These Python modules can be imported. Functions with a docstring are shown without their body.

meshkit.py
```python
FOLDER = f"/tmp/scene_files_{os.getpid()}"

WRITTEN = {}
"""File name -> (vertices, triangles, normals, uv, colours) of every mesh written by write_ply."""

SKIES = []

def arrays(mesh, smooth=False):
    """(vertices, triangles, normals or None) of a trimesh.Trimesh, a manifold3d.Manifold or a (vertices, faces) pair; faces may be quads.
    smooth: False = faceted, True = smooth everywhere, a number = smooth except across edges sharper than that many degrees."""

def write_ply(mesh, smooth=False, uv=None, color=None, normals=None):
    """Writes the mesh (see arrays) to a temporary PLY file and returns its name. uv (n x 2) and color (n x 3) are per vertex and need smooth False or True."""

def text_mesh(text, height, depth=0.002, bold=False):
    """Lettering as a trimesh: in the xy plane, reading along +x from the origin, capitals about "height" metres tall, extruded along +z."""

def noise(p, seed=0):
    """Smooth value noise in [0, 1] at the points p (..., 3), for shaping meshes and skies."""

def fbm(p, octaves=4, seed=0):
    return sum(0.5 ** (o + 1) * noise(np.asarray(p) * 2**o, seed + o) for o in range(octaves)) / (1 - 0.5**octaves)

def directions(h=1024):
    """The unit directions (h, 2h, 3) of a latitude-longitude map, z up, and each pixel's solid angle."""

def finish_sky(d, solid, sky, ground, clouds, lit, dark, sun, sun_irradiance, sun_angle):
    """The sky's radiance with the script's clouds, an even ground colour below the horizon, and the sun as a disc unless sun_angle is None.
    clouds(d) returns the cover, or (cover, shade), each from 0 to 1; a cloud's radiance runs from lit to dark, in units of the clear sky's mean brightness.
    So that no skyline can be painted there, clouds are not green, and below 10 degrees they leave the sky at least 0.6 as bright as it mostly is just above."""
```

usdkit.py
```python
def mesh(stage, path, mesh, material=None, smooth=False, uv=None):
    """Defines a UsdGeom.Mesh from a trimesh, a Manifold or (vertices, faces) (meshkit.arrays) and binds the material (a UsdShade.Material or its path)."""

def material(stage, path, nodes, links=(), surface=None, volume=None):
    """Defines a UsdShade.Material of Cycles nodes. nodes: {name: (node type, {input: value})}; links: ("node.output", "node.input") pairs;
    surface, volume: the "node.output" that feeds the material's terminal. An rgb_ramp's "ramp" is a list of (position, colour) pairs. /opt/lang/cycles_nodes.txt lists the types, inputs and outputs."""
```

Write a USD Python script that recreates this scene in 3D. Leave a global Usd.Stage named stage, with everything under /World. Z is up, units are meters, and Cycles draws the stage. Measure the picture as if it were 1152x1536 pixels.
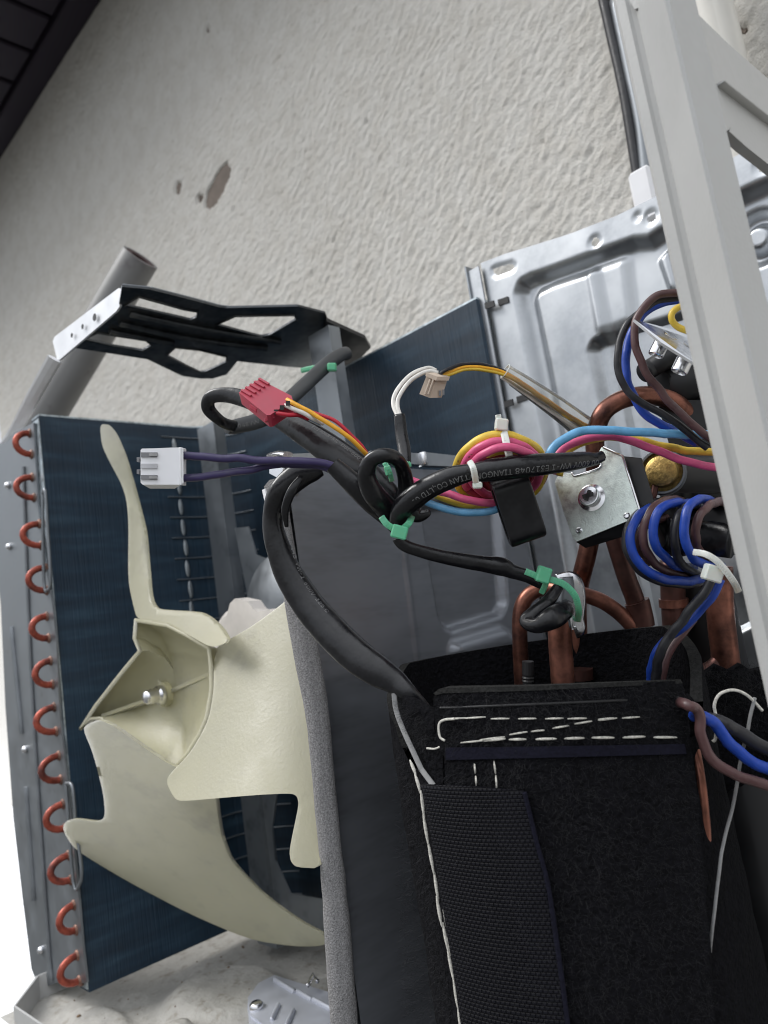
import math, random
import numpy as np, trimesh, shapely, shapely.geometry as sg
import usdkit, meshkit
from pxr import Usd, UsdGeom, UsdLux, UsdShade, Gf, Sdf, Vt

random.seed(7); RNG = np.random.default_rng(7)
stage = Usd.Stage.CreateInMemory()
UsdGeom.SetStageUpAxis(stage, 'Z'); UsdGeom.SetStageMetersPerUnit(stage, 1.0)
UsdGeom.Xform.Define(stage, '/World'); UsdGeom.Scope.Define(stage, '/World/Looks')

# ------------------------------------------------------------------ camera, sky, sun, exposure
F, CX, CY = 1160.0, 576.0, 768.0                    # focal length and centre in pixels of the 1152 x 1536 photograph
EYE = np.array([0.0, 0.0, 1.0])                     # the phone, one metre above the ground
up = np.array([-1166.0, 7628, 1160]); up /= np.linalg.norm(up)          # world up in (right, up, forward)
eh = np.array([0, 0, 1.0]) - up * up[2]; eh /= np.linalg.norm(eh)
er = np.array([up[1]*eh[2]-up[2]*eh[1], up[2]*eh[0]-up[0]*eh[2], up[0]*eh[1]-up[1]*eh[0]])
er = er if er[0] > 0 else -er
c45 = math.sqrt(.5)
M = np.array([er*c45-eh*c45, er*c45+eh*c45, up])    # world = M @ (right, up, forward); x runs along the wall, y into it
RIGHT, UPV, FWD = M[:, 0], M[:, 1], M[:, 2]
cam = UsdGeom.Camera.Define(stage, '/World/camera')
xf = np.eye(4); xf[0, :3], xf[1, :3], xf[2, :3], xf[3, :3] = RIGHT, UPV, -FWD, EYE
cam.AddTransformOp().Set(Gf.Matrix4d(*xf.ravel().tolist()))
cam.CreateHorizontalApertureAttr(9.6); cam.CreateVerticalApertureAttr(12.8); cam.CreateFocalLengthAttr(9.6*F/1152)
cam.CreateFStopAttr(3.9); cam.CreateFocusDistanceAttr(0.43); cam.CreateClippingRangeAttr(Gf.Vec2f(0.01, 500))
cam.CreateExposureAttr(0.7)

SUN = np.array([-0.56, -0.50, 0.90]); SUN /= np.linalg.norm(SUN)          # direction towards the sun behind the overcast
dome = UsdLux.DomeLight.Define(stage, '/World/sky')
dome.GetPrim().SetCustomDataByKey('kind', 'structure')
sky = usdkit.material(stage, '/World/Looks/overcast_sky', {
    's': ('sky_texture', {'sky_type': 'single_scattering', 'sun_disc': False, 'sun_elevation': float(math.asin(SUN[2])), 'sun_rotation': float(math.atan2(SUN[0], SUN[1]))}),
    'g': ('texture_coordinate', {}), 'n': ('noise_texture', {'scale': 2.2, 'detail': 4.0}),
    'r': ('rgb_ramp', {'ramp': [(.3, (8.2, 8.5, 9.1)), (.7, (10.6, 10.8, 11.0))]}),
    # overcast ramp, horizon dimmed further than a natural sky to cut front light
    'z': ('separate_xyz', {}), 'o': ('map_range', {'from_min': 0.0, 'from_max': 1.0, 'to_min': .33, 'to_max': 1.55, 'clamp': True}), 'k': ('vector_math', {'math_type': 'scale'}),
    'm': ('mix_color', {'fac': .88}), 'b': ('background_shader', {'strength': 0.09})},
    [('g.generated', 'n.vector'), ('n.fac', 'r.fac'), ('g.generated', 'z.vector'), ('z.z', 'o.value'), ('r.color', 'k.vector1'), ('o.result', 'k.scale'), ('s.color', 'm.a'), ('k.vector', 'm.b'), ('m.result', 'b.color')], surface='b.background')
UsdShade.MaterialBindingAPI.Apply(dome.GetPrim()).Bind(sky)
sun = UsdLux.DistantLight.Define(stage, '/World/sun')
sun.CreateIntensityAttr(0.36); sun.CreateAngleAttr(28.0); sun.CreateColorAttr(Gf.Vec3f(1, .98, .95)); sun.CreateNormalizeAttr(True)
z_ = SUN; x_ = np.cross([0, 0, 1.0], z_); x_ /= np.linalg.norm(x_); y_ = np.cross(z_, x_)
sm = np.eye(4); sm[0, :3], sm[1, :3], sm[2, :3] = x_, y_, z_
sun.AddTransformOp().Set(Gf.Matrix4d(*sm.ravel().tolist()))

# ------------------------------------------------------------------ placing helpers: z below is measured from the camera's height
A3 = np.asarray
def ray(px, py): return M @ np.array([(px-CX)/F, -(py-CY)/F, 1.0])
def P(px, py, d): return ray(px, py)*d
def on_y(px, py, y): r = ray(px, py); return r*(y/r[1])
def on_x(px, py, x): r = ray(px, py); return r*(x/r[0])
def on_z(px, py, z): r = ray(px, py); return r*(z/r[2])
def on_plane(px, py, p0, n): r = ray(px, py); return r*(np.dot(p0, n)/np.dot(r, n))
def unit(v): v = A3(v, float); return v/np.linalg.norm(v)

# ------------------------------------------------------------------ things and parts
used = set()
def free(path):
    if path not in used: used.add(path); return path
    k = 1
    while f'{path}_{k:03d}' in used: k += 1
    used.add(f'{path}_{k:03d}'); return f'{path}_{k:03d}'
def cdata(prim, **k):
    for a, b in k.items():
        if b: prim.SetCustomDataByKey(a, b)
def tri(m):
    v, f, _ = meshkit.arrays(m); return v, f
class Thing:
    """One top-level thing; its parts are collected first so that the Xform can stand at its base."""
    def __init__(s, name, label, cat, group=None): s.name, s.label, s.cat, s.group, s.parts = name, label, cat, group, []
    def add(s, name, mesh, mat, smooth=False, sub=None, label=None, kind=None, **kw):
        s.parts.append([name, tri(mesh), mat, smooth, sub, label, kind, kw]); return len(s.parts)-1
    def done(s):
        allv = np.vstack([p[1][0] for p in s.parts]); lo, hi = allv.min(0), allv.max(0)
        base = np.array([(lo[0]+hi[0])/2, (lo[1]+hi[1])/2, lo[2]])
        path = free('/World/'+s.name)
        if len(s.parts) == 1 and s.parts[0][4] is None:
            n, (v, f), mat, smooth, _, _, kind, kw = s.parts[0]
            prim = usdkit.mesh(stage, path, (v-base, f), mat, smooth, **kw); UsdGeom.Xformable(prim).AddTranslateOp().Set(Gf.Vec3d(*(base+EYE)))
            cdata(prim.GetPrim(), label=s.label, category=s.cat, group=s.group, kind=kind); return prim
        x = UsdGeom.Xform.Define(stage, path); x.AddTranslateOp().Set(Gf.Vec3d(*(base+EYE)))
        cdata(x.GetPrim(), label=s.label, category=s.cat, group=s.group)
        at = {}
        for i, (n, (v, f), mat, smooth, sub, label, kind, kw) in enumerate(s.parts):
            p = free((path if sub is None else at[sub])+'/'+n); at[i] = p
            cdata(usdkit.mesh(stage, p, (v-base, f), mat, smooth, **kw).GetPrim(), label=label, kind=kind)
        return x
def structure(name, mesh, mat, smooth=False):
    v, f = tri(mesh); p = usdkit.mesh(stage, free('/World/'+name), (v+EYE, f), mat, smooth); cdata(p.GetPrim(), kind='structure')

# ------------------------------------------------------------------ shapes
def cat(*ms):
    ms = [tri(m) for m in ms]; n = np.cumsum([0]+[len(v) for v, _ in ms])
    return np.vstack([v for v, _ in ms]), np.vstack([f+k for (_, f), k in zip(ms, n)])
def spline(pts, n=8):
    p = A3(pts, float)
    if len(p) < 3: return np.array([p[0]+(p[-1]-p[0])*t for t in np.linspace(0, 1, n+1)])
    q = np.vstack([2*p[0]-p[1], p, 2*p[-1]-p[-2]]); out = []
    for i in range(1, len(q)-2):
        a, b, c, d = q[i-1:i+3]
        for t in np.arange(n)/n:
            out.append(.5*(2*b+(c-a)*t+(2*a-5*b+4*c-d)*t*t+(3*b-a-3*c+d)*t**3))
    return np.vstack([out, p[-1:]])
def sweep(c, ra, rb=None, sides=12, closed=False, view=False, caps=True, rough=0.0, seed=0):
    """A tube along the points c; ra, rb: half widths across and towards the viewer."""
    c = A3(c, float); n = len(c); ra = np.broadcast_to(ra, n); rb = ra if rb is None else np.broadcast_to(rb, n)
    t = (np.roll(c, -1, 0)-np.roll(c, 1, 0)) if closed else np.gradient(c, axis=0)
    t /= np.maximum(np.linalg.norm(t, axis=1, keepdims=True), 1e-12)
    if view:
        w = unit(c.mean(0)); a = np.cross(t, w); a /= np.linalg.norm(a, axis=1, keepdims=True)
    else:
        a = np.zeros_like(c); s = np.eye(3)[np.argmin(abs(t[0]))]; a[0] = unit(s-t[0]*np.dot(s, t[0]))
        for i in range(1, n): v = a[i-1]-t[i]*np.dot(a[i-1], t[i]); a[i] = unit(v)
    b = np.cross(t, a); th = np.linspace(0, 2*np.pi, sides, endpoint=False)
    k = np.ones((n, sides))
    if rough:
        L = np.r_[0, np.cumsum(np.linalg.norm(np.diff(c, axis=0), axis=1))][:, None]/np.mean(ra)
        k += rough*2*(meshkit.fbm(np.stack([L*.55+0*th, 1.3*np.cos(th)+0*L, 1.3*np.sin(th)+0*L], -1), 3, seed)-.5)
    v = c[:, None]+a[:, None]*(np.cos(th)[None, :, None]*(ra[:, None]*k)[..., None])+b[:, None]*(np.sin(th)[None, :, None]*(rb[:, None]*k)[..., None])
    v = v.reshape(-1, 3); f = []
    m = n if closed else n-1
    i = np.arange(m)[:, None]*sides; j = ((np.arange(m)+1) % n)[:, None]*sides; s0 = np.arange(sides)[None]; s1 = (s0+1) % sides
    f = np.concatenate([np.stack([i+s0, i+s1, j+s1], -1).reshape(-1, 3), np.stack([i+s0, j+s1, j+s0], -1).reshape(-1, 3)])
    if caps and not closed:
        v = np.vstack([v, c[0], c[-1]]); e = len(v)-2; l = (n-1)*sides; s = np.arange(sides); q = (s+1) % sides
        f = np.vstack([f, np.stack([q, s, 0*s+e], -1), np.stack([l+s, l+q, 0*s+e+1], -1)])
    return v, f
def wire(pts, r, d=None, n=7, sides=12, **k):
    """A wire through (px, py[, depth[, radius in px]]) given in the photograph's pixels, r in pixels, at depth d."""
    q = []
    for p in pts:
        dd = p[2] if len(p) > 2 and p[2] is not None else d
        q.append((*P(p[0], p[1], dd), (p[3] if len(p) > 3 else r)*dd/F))
    s = spline(q, n)
    if k.pop('kink', True) and not k.get('view'): s[:, :3] += (np.stack([meshkit.noise(s[:, :3]*140, i) for i in (1, 2, 3)], -1)-.5)*s[:, 3:4]*.55
    flat = k.pop('flat', 1.0)
    return sweep(s[:, :3], s[:, 3], s[:, 3]*flat if flat != 1 else None, sides=sides, **k)
def plate(poly, fn, off, holes=(), cell=None):
    """A sheet: outline in pixels, fn maps a pixel to a point, off is its thickness (vector, or function of the point)."""
    g = sg.Polygon(poly, holes)
    if cell:
        x0, y0, x1, y1 = g.bounds; vs, fs, n = [], [], 0
        for x in np.arange(x0, x1, cell):
            for y in np.arange(y0, y1, cell):
                c = g.intersection(sg.box(x, y, x+cell, y+cell))
                for h in getattr(c, 'geoms', [c]):
                    if h.geom_type == 'Polygon' and h.area > 1e-6:
                        a, b = trimesh.creation.triangulate_polygon(h, engine='earcut'); vs.append(a); fs.append(b+n); n += len(a)
        m = trimesh.Trimesh(np.c_[np.vstack(vs), np.zeros(n)], np.vstack(fs), process=True); m.merge_vertices(digits_vertex=4)
        v, f = m.vertices[:, :2], m.faces
    else:
        v, f = trimesh.creation.triangulate_polygon(g, engine='earcut')
    v = A3(v); f = A3(f); ar = np.cross(v[f[:, 1]]-v[f[:, 0]], v[f[:, 2]]-v[f[:, 0]]); f = np.where((ar < 0)[:, None], f[:, ::-1], f)
    a = A3([fn(*p) for p in v]); b = a+(A3([off(p) for p in a]) if callable(off) else off)
    e = np.vstack([f[:, [0, 1]], f[:, [1, 2]], f[:, [2, 0]]]); key = {tuple(x) for x in e.tolist()}
    rim = A3([x for x in e.tolist() if (x[1], x[0]) not in key]); n = len(a)
    side = np.vstack([np.stack([rim[:, 0], rim[:, 1], rim[:, 1]+n], -1), np.stack([rim[:, 0], rim[:, 1]+n, rim[:, 0]+n], -1)])
    return np.vstack([a, b]), np.vstack([f[:, ::-1], f+n, side])
def box(lo, hi, bev=0.0):
    lo, hi = np.minimum(lo, hi), np.maximum(lo, hi)
    if not bev:
        b = trimesh.creation.box(hi-lo); b.apply_translation((lo+hi)/2); return b
    pts = [np.where(s, hi, lo)+np.where(s, -1, 1)*A3([0 if k == j else bev for k in range(3)]) for s in np.ndindex(2, 2, 2) for j in range(3)]
    return hull(pts)
def hull(pts):
    m = trimesh.Trimesh(A3(pts), np.zeros((0, 3), int)).convex_hull if len(pts) < 4 else trimesh.convex.convex_hull(A3(pts)); return m
def obox(c, ax, ay, az, bev=0.0):
    """A bevelled box about c with half axes ax, ay, az (vectors)."""
    R = [unit(v) for v in (ax, ay, az)]; h = A3([np.linalg.norm(v) for v in (ax, ay, az)])
    m = box(-h, h, bev); v, f = tri(m); return v@A3(R)+c, f
def cyl(a, b, r, r2=None, n=24):
    return sweep([a, b], [r, r if r2 is None else r2], sides=n)
def lathe(c, axis, prof, n=32):
    """prof: (radius, distance along the axis from c)."""
    axis = unit(axis); s = np.eye(3)[np.argmin(abs(axis))]; u = unit(np.cross(axis, s)); w = np.cross(axis, u)
    th = np.linspace(0, 2*np.pi, n, endpoint=False); v = []
    for r, h in prof: v.append(c+axis*h+(u*np.cos(th)[:, None]+w*np.sin(th)[:, None])*max(r, 1e-5))
    v = np.vstack(v); f = []
    for i in range(len(prof)-1):
        s0 = np.arange(n); s1 = (s0+1) % n
        f += [np.stack([i*n+s0, i*n+s1, (i+1)*n+s1], -1), np.stack([i*n+s0, (i+1)*n+s1, (i+1)*n+s0], -1)]
    return v, np.vstack(f)
def sphere(c, r, sub=2):
    m = trimesh.creation.icosphere(sub, r); m.apply_translation(c); return m
def grid(us, vs, fn):
    """fn(U, V) -> points (nv, nu, 3)"""
    U, V = np.meshgrid(us, vs); p = fn(U, V); nv, nu = U.shape
    i = (np.arange(nv-1)[:, None]*nu+np.arange(nu-1)[None]).ravel()
    return p.reshape(-1, 3), np.vstack([np.stack([i, i+1, i+nu+1], -1), np.stack([i, i+nu+1, i+nu], -1)])
def sstep(x): x = np.clip(x, 0, 1); return x*x*(3-2*x)
def inside(poly, U, V, soft):
    """1 well inside the polygon, 0 outside, smooth over 'soft' metres inwards."""
    g = sg.Polygon(poly); rr = g.buffer(-.005).buffer(.005); g = rr if rr.geom_type == 'Polygon' and rr.area > .7*g.area else g
    pts = shapely.points(U.ravel(), V.ravel())
    d = shapely.distance(g.exterior, pts)*np.where(shapely.contains(g, pts), 1, -1)
    return sstep(d.reshape(U.shape)/soft+.5)
def strip_text(text, c, off, size, mat_flip=False, out=None, depth=6e-5, lead=1.0, ofs=0.0):
    """Lettering laid along the curve c (points), at radius off (from c towards the viewer); size is the capital height."""
    c = A3(c); c = np.vstack([c, c[-1]+unit(c[-1]-c[-2])*.03]); off = np.r_[np.broadcast_to(off, len(c)-1), np.broadcast_to(off, len(c)-1)[-1]]; L = np.r_[0, np.cumsum(np.linalg.norm(np.diff(c, axis=0), axis=1))]
    tx = meshkit.text_mesh(text, size, depth); v = np.array(tx.vertices); v[:, 1] -= size/2
    k = lead*v[:, 0]; w = unit(c.mean(0))
    pos = np.stack([np.interp(k, L, c[:, i]) for i in range(3)], -1)
    tan = np.stack([np.interp(k+1e-3, L, c[:, i])-np.interp(k-1e-3, L, c[:, i]) for i in range(3)], -1); tan /= np.maximum(np.linalg.norm(tan, axis=1, keepdims=True), 1e-9)
    side = np.cross(tan, w); side /= np.linalg.norm(side, axis=1, keepdims=True); face = np.cross(side, tan); face *= -np.sign((face@w))[:, None]
    r = np.interp(k, L, np.broadcast_to(off, len(c))); ang = (v[:, 1]+ofs)/r*(-1 if mat_flip else 1)
    q = pos+face*(np.cos(ang)*(r+1e-4)+v[:, 2])[:, None]+side*(np.sin(ang)*(r+1e-4))[:, None]
    return q, np.array(tx.faces)

# ------------------------------------------------------------------ materials
def look(name, color, rough=.5, metal=0.0, var=.15, scale=60, bump=0.0, bscale=300, dirt=None, spec=.5, coat=0.0, rvar=.1, stretch=None, **pk):
    n = {'g': ('geometry', {}), 'n': ('noise_texture', {'scale': scale, 'detail': 5.0, 'roughness': .6}),
         'r': ('rgb_ramp', {'ramp': [(.3, tuple(c*(1-var) for c in color)), (.7, tuple(min(c*(1+var), 1) for c in color))]}),
         'q': ('map_range', {'from_min': .3, 'from_max': .7, 'to_min': max(rough-rvar, .03), 'to_max': min(rough+rvar, 1)}),
         'p': ('principled_bsdf', {'metallic': metal, 'specular_ior_level': spec, 'coat_weight': coat, **pk})}
    l = [('n.fac', 'r.fac'), ('n.fac', 'q.value'), ('q.result', 'p.roughness')]
    if stretch: n['mp'] = ('mapping', {'scale': stretch}); l += [('g.position', 'mp.vector'), ('mp.vector', 'n.vector')]
    else: l += [('g.position', 'n.vector')]
    col = 'r.color'
    if dirt:
        dc, ds, lo, hi = dirt
        n['dn'] = ('noise_texture', {'scale': ds, 'detail': 6.0, 'roughness': .65}); n['dr'] = ('map_range', {'from_min': lo, 'from_max': hi, 'clamp': True})
        n['dm'] = ('mix_color', {'b': dc}); l += [('g.position', 'dn.vector'), ('dn.fac', 'dr.value'), ('dr.result', 'dm.fac'), (col, 'dm.a')]; col = 'dm.result'
    l.append((col, 'p.base_color'))
    if bump:
        n['bn'] = ('noise_texture', {'scale': bscale, 'detail': 4.0}); n['b'] = ('bump', {'strength': 1.0, 'distance': bump})
        l += [('g.position', 'bn.vector'), ('bn.fac', 'b.height'), ('b.normal', 'p.normal')]
    return usdkit.material(stage, '/World/Looks/'+name, n, l, surface='p.BSDF')
def raw(name, n, l, surface): return usdkit.material(stage, '/World/Looks/'+name, n, l, surface=surface)

m_wall = raw('stucco', {'g': ('geometry', {}), 'n1': ('noise_texture', {'scale': 1.6, 'detail': 5.0, 'roughness': .6}), 'n2': ('noise_texture', {'scale': 120.0, 'detail': 5.0, 'roughness': .7}),
    'n3': ('noise_texture', {'scale': 34.0, 'detail': 3.0}),
    'r1': ('rgb_ramp', {'ramp': [(.3, (.60, .583, .545)), (.7, (.67, .652, .612))]}), 'r2': ('rgb_ramp', {'ramp': [(.24, (.70, .68, .65)), (.38, (.97, .965, .96)), (.8, (1.06, 1.06, 1.06))]}),
    'r3': ('rgb_ramp', {'ramp': [(.32, (.93, .92, .905)), (.6, (1, 1, 1))]}),
    'm': ('mix_color', {'blend_type': 'multiply', 'fac': 1.0}), 'm2': ('mix_color', {'blend_type': 'multiply', 'fac': 1.0}), 'b': ('bump', {'strength': 1.0, 'distance': .0035}), 'p': ('principled_bsdf', {'roughness': .93, 'specular_ior_level': .2})},
    [('g.position', 'n1.vector'), ('g.position', 'n2.vector'), ('g.position', 'n3.vector'), ('n1.fac', 'r1.fac'), ('n2.fac', 'r2.fac'), ('n3.fac', 'r3.fac'), ('r1.color', 'm.a'), ('r2.color', 'm.b'), ('m.result', 'm2.a'), ('r3.color', 'm2.b'),
     ('m2.result', 'p.base_color'), ('n2.fac', 'b.height'), ('b.normal', 'p.normal')], 'p.BSDF')
m_chip = look('bare_render', (.2, .165, .14), .95, bump=.001, bscale=200)
m_soffit = look('soffit_brown', (.017, .012, .020), .6, spec=.2, var=.2, scale=30)
m_pave = look('dark_paving', (.075, .075, .07), .85, var=.3, scale=8, bump=.004, bscale=60)
m_snow = look('snow', (.86, .87, .89), .8, var=.03, scale=3, bump=.01, bscale=8)
m_white = look('white_render', (.84, .84, .84), .85, var=.02, scale=30, bump=.001, bscale=150)
m_galv = look('galvanised_steel', (.43, .447, .465), .36, 1.0, var=.10, scale=18, bump=.0001, bscale=50, rvar=.1, dirt=((.49, .505, .52), 60, .5, .8))
m_steel = look('grey_steel', (.21, .225, .24), .45, .85, var=.12, scale=40, bump=.0001, bscale=200, rvar=.1)
m_part = look('partition_steel', (.20, .21, .23), .34, .75, var=.1, scale=9, bump=.0002, bscale=30, stretch=(1, 1, 5))
m_brk = look('bracket_steel', (.27, .29, .31), .4, .85, var=.08, scale=30)
m_lip = look('bright_zinc_lip', (.74, .75, .77), .45, .5, var=.05, scale=60)
m_plate = look('shaded_bracket_plate', (.10, .106, .112), .28, .85, var=.15, scale=30)  # near-black base colour paints the unlit underside of the top plate
m_foot = look('foot_steel', (.50, .52, .58), .5, .4, var=.08, scale=40)
m_zinc = look('zinc_yellow_plate', (.60, .66, .62), .36, 1.0, var=.14, scale=180, bump=.00012, bscale=1400, rvar=.08)
m_chrome = look('bright_steel', (.78, .78, .8), .18, 1.0, var=.05)
m_paint = look('cabinet_paint', (.41, .41, .40), .38, var=.04, scale=14, bump=.0001, bscale=700, dirt=((.42, .40, .36), 55, .68, .74))
m_pan = look('base_pan_paint', (.37, .36, .335), .7, var=.12, scale=30, bump=.0014, bscale=150, dirt=((.20, .18, .145), 70, .54, .74))
m_fins = raw('blue_fins', {'g': ('geometry', {}), 's': ('separate_xyz', {}), 'mz': ('math', {'math_type': 'multiply', 'value2': 6.2832/.0246}), 'sn': ('math', {'math_type': 'sine'}),
    'n': ('noise_texture', {'scale': 14.0, 'detail': 4.0}), 'mp': ('mapping', {'scale': (1, 1, 7)}), 'ad': ('math', {'math_type': 'multiply_add', 'value2': .05}),
    'r': ('rgb_ramp', {'ramp': [(.3, (.007, .017, .030)), (.55, (.011, .027, .046)), (.8, (.026, .052, .078))]}),
    'w': ('noise_texture', {'scale': 900.0}), 'mw': ('mapping', {'scale': (1, 1, .012)}), 'b': ('bump', {'distance': .0008}), 'p': ('principled_bsdf', {'roughness': .42, 'specular_ior_level': .42})},
    [('g.position', 's.vector'), ('s.z', 'mz.value1'), ('mz.value', 'sn.value1'), ('g.position', 'mp.vector'), ('mp.vector', 'n.vector'), ('sn.value', 'ad.value1'), ('n.fac', 'ad.value3'), ('ad.value', 'r.fac'), ('r.color', 'p.base_color'),
     ('g.position', 'mw.vector'), ('mw.vector', 'w.vector'), ('w.fac', 'b.height'), ('b.normal', 'p.normal')], 'p.BSDF')
m_finedge = look('bright_fin_edge', (.46, .52, .55), .35, .8, var=.3, scale=120)
m_glint = look('tube_glint', (.34, .37, .39), .4, .8, var=.3, scale=150)
m_redcu = look('red_copper_bend', (.30, .066, .042), .36, .55, var=.4, scale=90, dirt=((.10, .035, .03), 42, .5, .68))
m_braze = look('braze_metal', (.22, .12, .09), .5, .6, var=.4, scale=200, dirt=((.05, .03, .025), 90, .45, .7))
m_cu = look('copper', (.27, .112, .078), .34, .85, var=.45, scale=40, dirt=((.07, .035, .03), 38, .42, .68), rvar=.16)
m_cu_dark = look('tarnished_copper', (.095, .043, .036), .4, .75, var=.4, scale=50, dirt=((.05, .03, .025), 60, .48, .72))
m_brass = look('brass', (.52, .36, .13), .42, .9, var=.35, scale=500, bump=.0003, bscale=900, dirt=((.1, .06, .03), 140, .55, .8))
m_fan = look('fan_plastic', (.365, .342, .215), .44, var=.06, scale=26, bump=.00018, bscale=420, dirt=((.23, .215, .155), 17, .54, .80), subsurface_weight=.35, subsurface_radius=(.02, .018, .010), subsurface_scale=1.0)
m_motor = look('motor_resin', (.66, .62, .58), .6, var=.1, scale=50)
m_foam = look('grey_foam', (.235, .23, .23), .98, var=.42, scale=1000, bump=.0008, bscale=1100, spec=.05)
m_felt = look('black_felt', (.0055, .0055, .0068), .97, var=.55, scale=330, bump=.0022, bscale=430, spec=.08)
m_feltedge = look('cut_felt_edge', (.024, .024, .0235), .97, var=.4, scale=600, bump=.0006, bscale=900, spec=.05)
m_fuzz = raw('felt_fibre', {'p': ('principled_bsdf', {'base_color': (.022, .022, .024), 'roughness': .8, 'specular_ior_level': .2})}, [], 'p.BSDF')
m_ribbon = look('navy_ribbon', (.009, .009, .016), .92, var=.3, scale=500, spec=.08, bump=.0004, bscale=900)
m_thread = look('white_thread', (.55, .53, .48), .9, var=.35, scale=900)
m_tape = look('grey_tape', (.25, .25, .25), .7, var=.15, scale=300)
m_sleeve = look('black_sleeve', (.005, .005, .006), .24, var=.25, scale=90, bump=.0004, bscale=110, spec=.5, rvar=.1)
m_rubber = look('black_rubber', (.005, .005, .006), .5, var=.2, scale=120, bump=.0001, bscale=300)
m_core = look('glossy_black_core', (.004, .004, .005), .3, var=.2, scale=80, bump=.0001, bscale=160)
m_cable = look('grey_cable', (.05, .052, .055), .5, var=.2)
m_dark = look('dark_enamel', (.010, .010, .011), .5, var=.3)
def ins(name, c, r=.38): return look(name, c, r, var=.16, scale=120, bump=.00012, bscale=260, rvar=.14, dirt=(tuple(.6*k+.05 for k in c), 70, .55, .9))
m_blue, m_brown, m_blk = ins('blue_insulation', (.012, .052, .33)), ins('brown_insulation', (.085, .042, .042)), ins('black_insulation', (.014, .014, .017))
m_sky, m_pink, m_yel = ins('light_blue_insulation', (.13, .36, .60)), ins('pink_insulation', (.58, .085, .20)), ins('yellow_insulation', (.68, .47, .055))
m_crim, m_teal, m_white, m_org = ins('crimson_insulation', (.22, .010, .028)), ins('dark_teal_insulation', (.02, .07, .085)), ins('white_insulation', (.66, .64, .60)), ins('orange_insulation', (.75, .36, .02))
m_red, m_purple = ins('red_insulation', (.42, .012, .03)), ins('purple_insulation', (.035, .026, .085), .45)
m_redpl = look('red_plastic', (.37, .032, .062), .5, var=.1, scale=60, bump=.00005, bscale=800, subsurface_weight=.05)
m_whtpl = look('white_plastic', (.80, .80, .82), .4, var=.02)
m_beige = look('beige_plastic', (.56, .46, .37), .5, var=.06)
m_green = look('green_nylon', (.10, .42, .24), .42, var=.08, subsurface_weight=.1)
m_nylon = look('natural_nylon', (.62, .62, .57), .4, var=.06, subsurface_weight=.15)
m_print = look('white_print', (.15, .15, .15), .7, var=.3, scale=900)
m_dprint = look('dark_print', (.12, .06, .03), .7)
m_hole = look('deep_shadow_plastic', (.20, .20, .21), .7)
m_clear = raw('clear_sleeve', {'t': ('transparent_bsdf', {'color': (.97, .97, .95)}), 'g': ('glossy_bsdf', {'roughness': .08, 'color': (1, 1, 1)}), 'd': ('diffuse_bsdf', {'color': (.8, .8, .76)}), 'f': ('fresnel', {'IOR': 1.5}), 'm': ('mix_closure', {}), 'm2': ('mix_closure', {'fac': .09})},
    [('f.fac', 'm.fac'), ('t.BSDF', 'm.closure1'), ('g.BSDF', 'm.closure2'), ('m.closure', 'm2.closure1'), ('d.BSDF', 'm2.closure2')], 'm2.closure')
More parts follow.
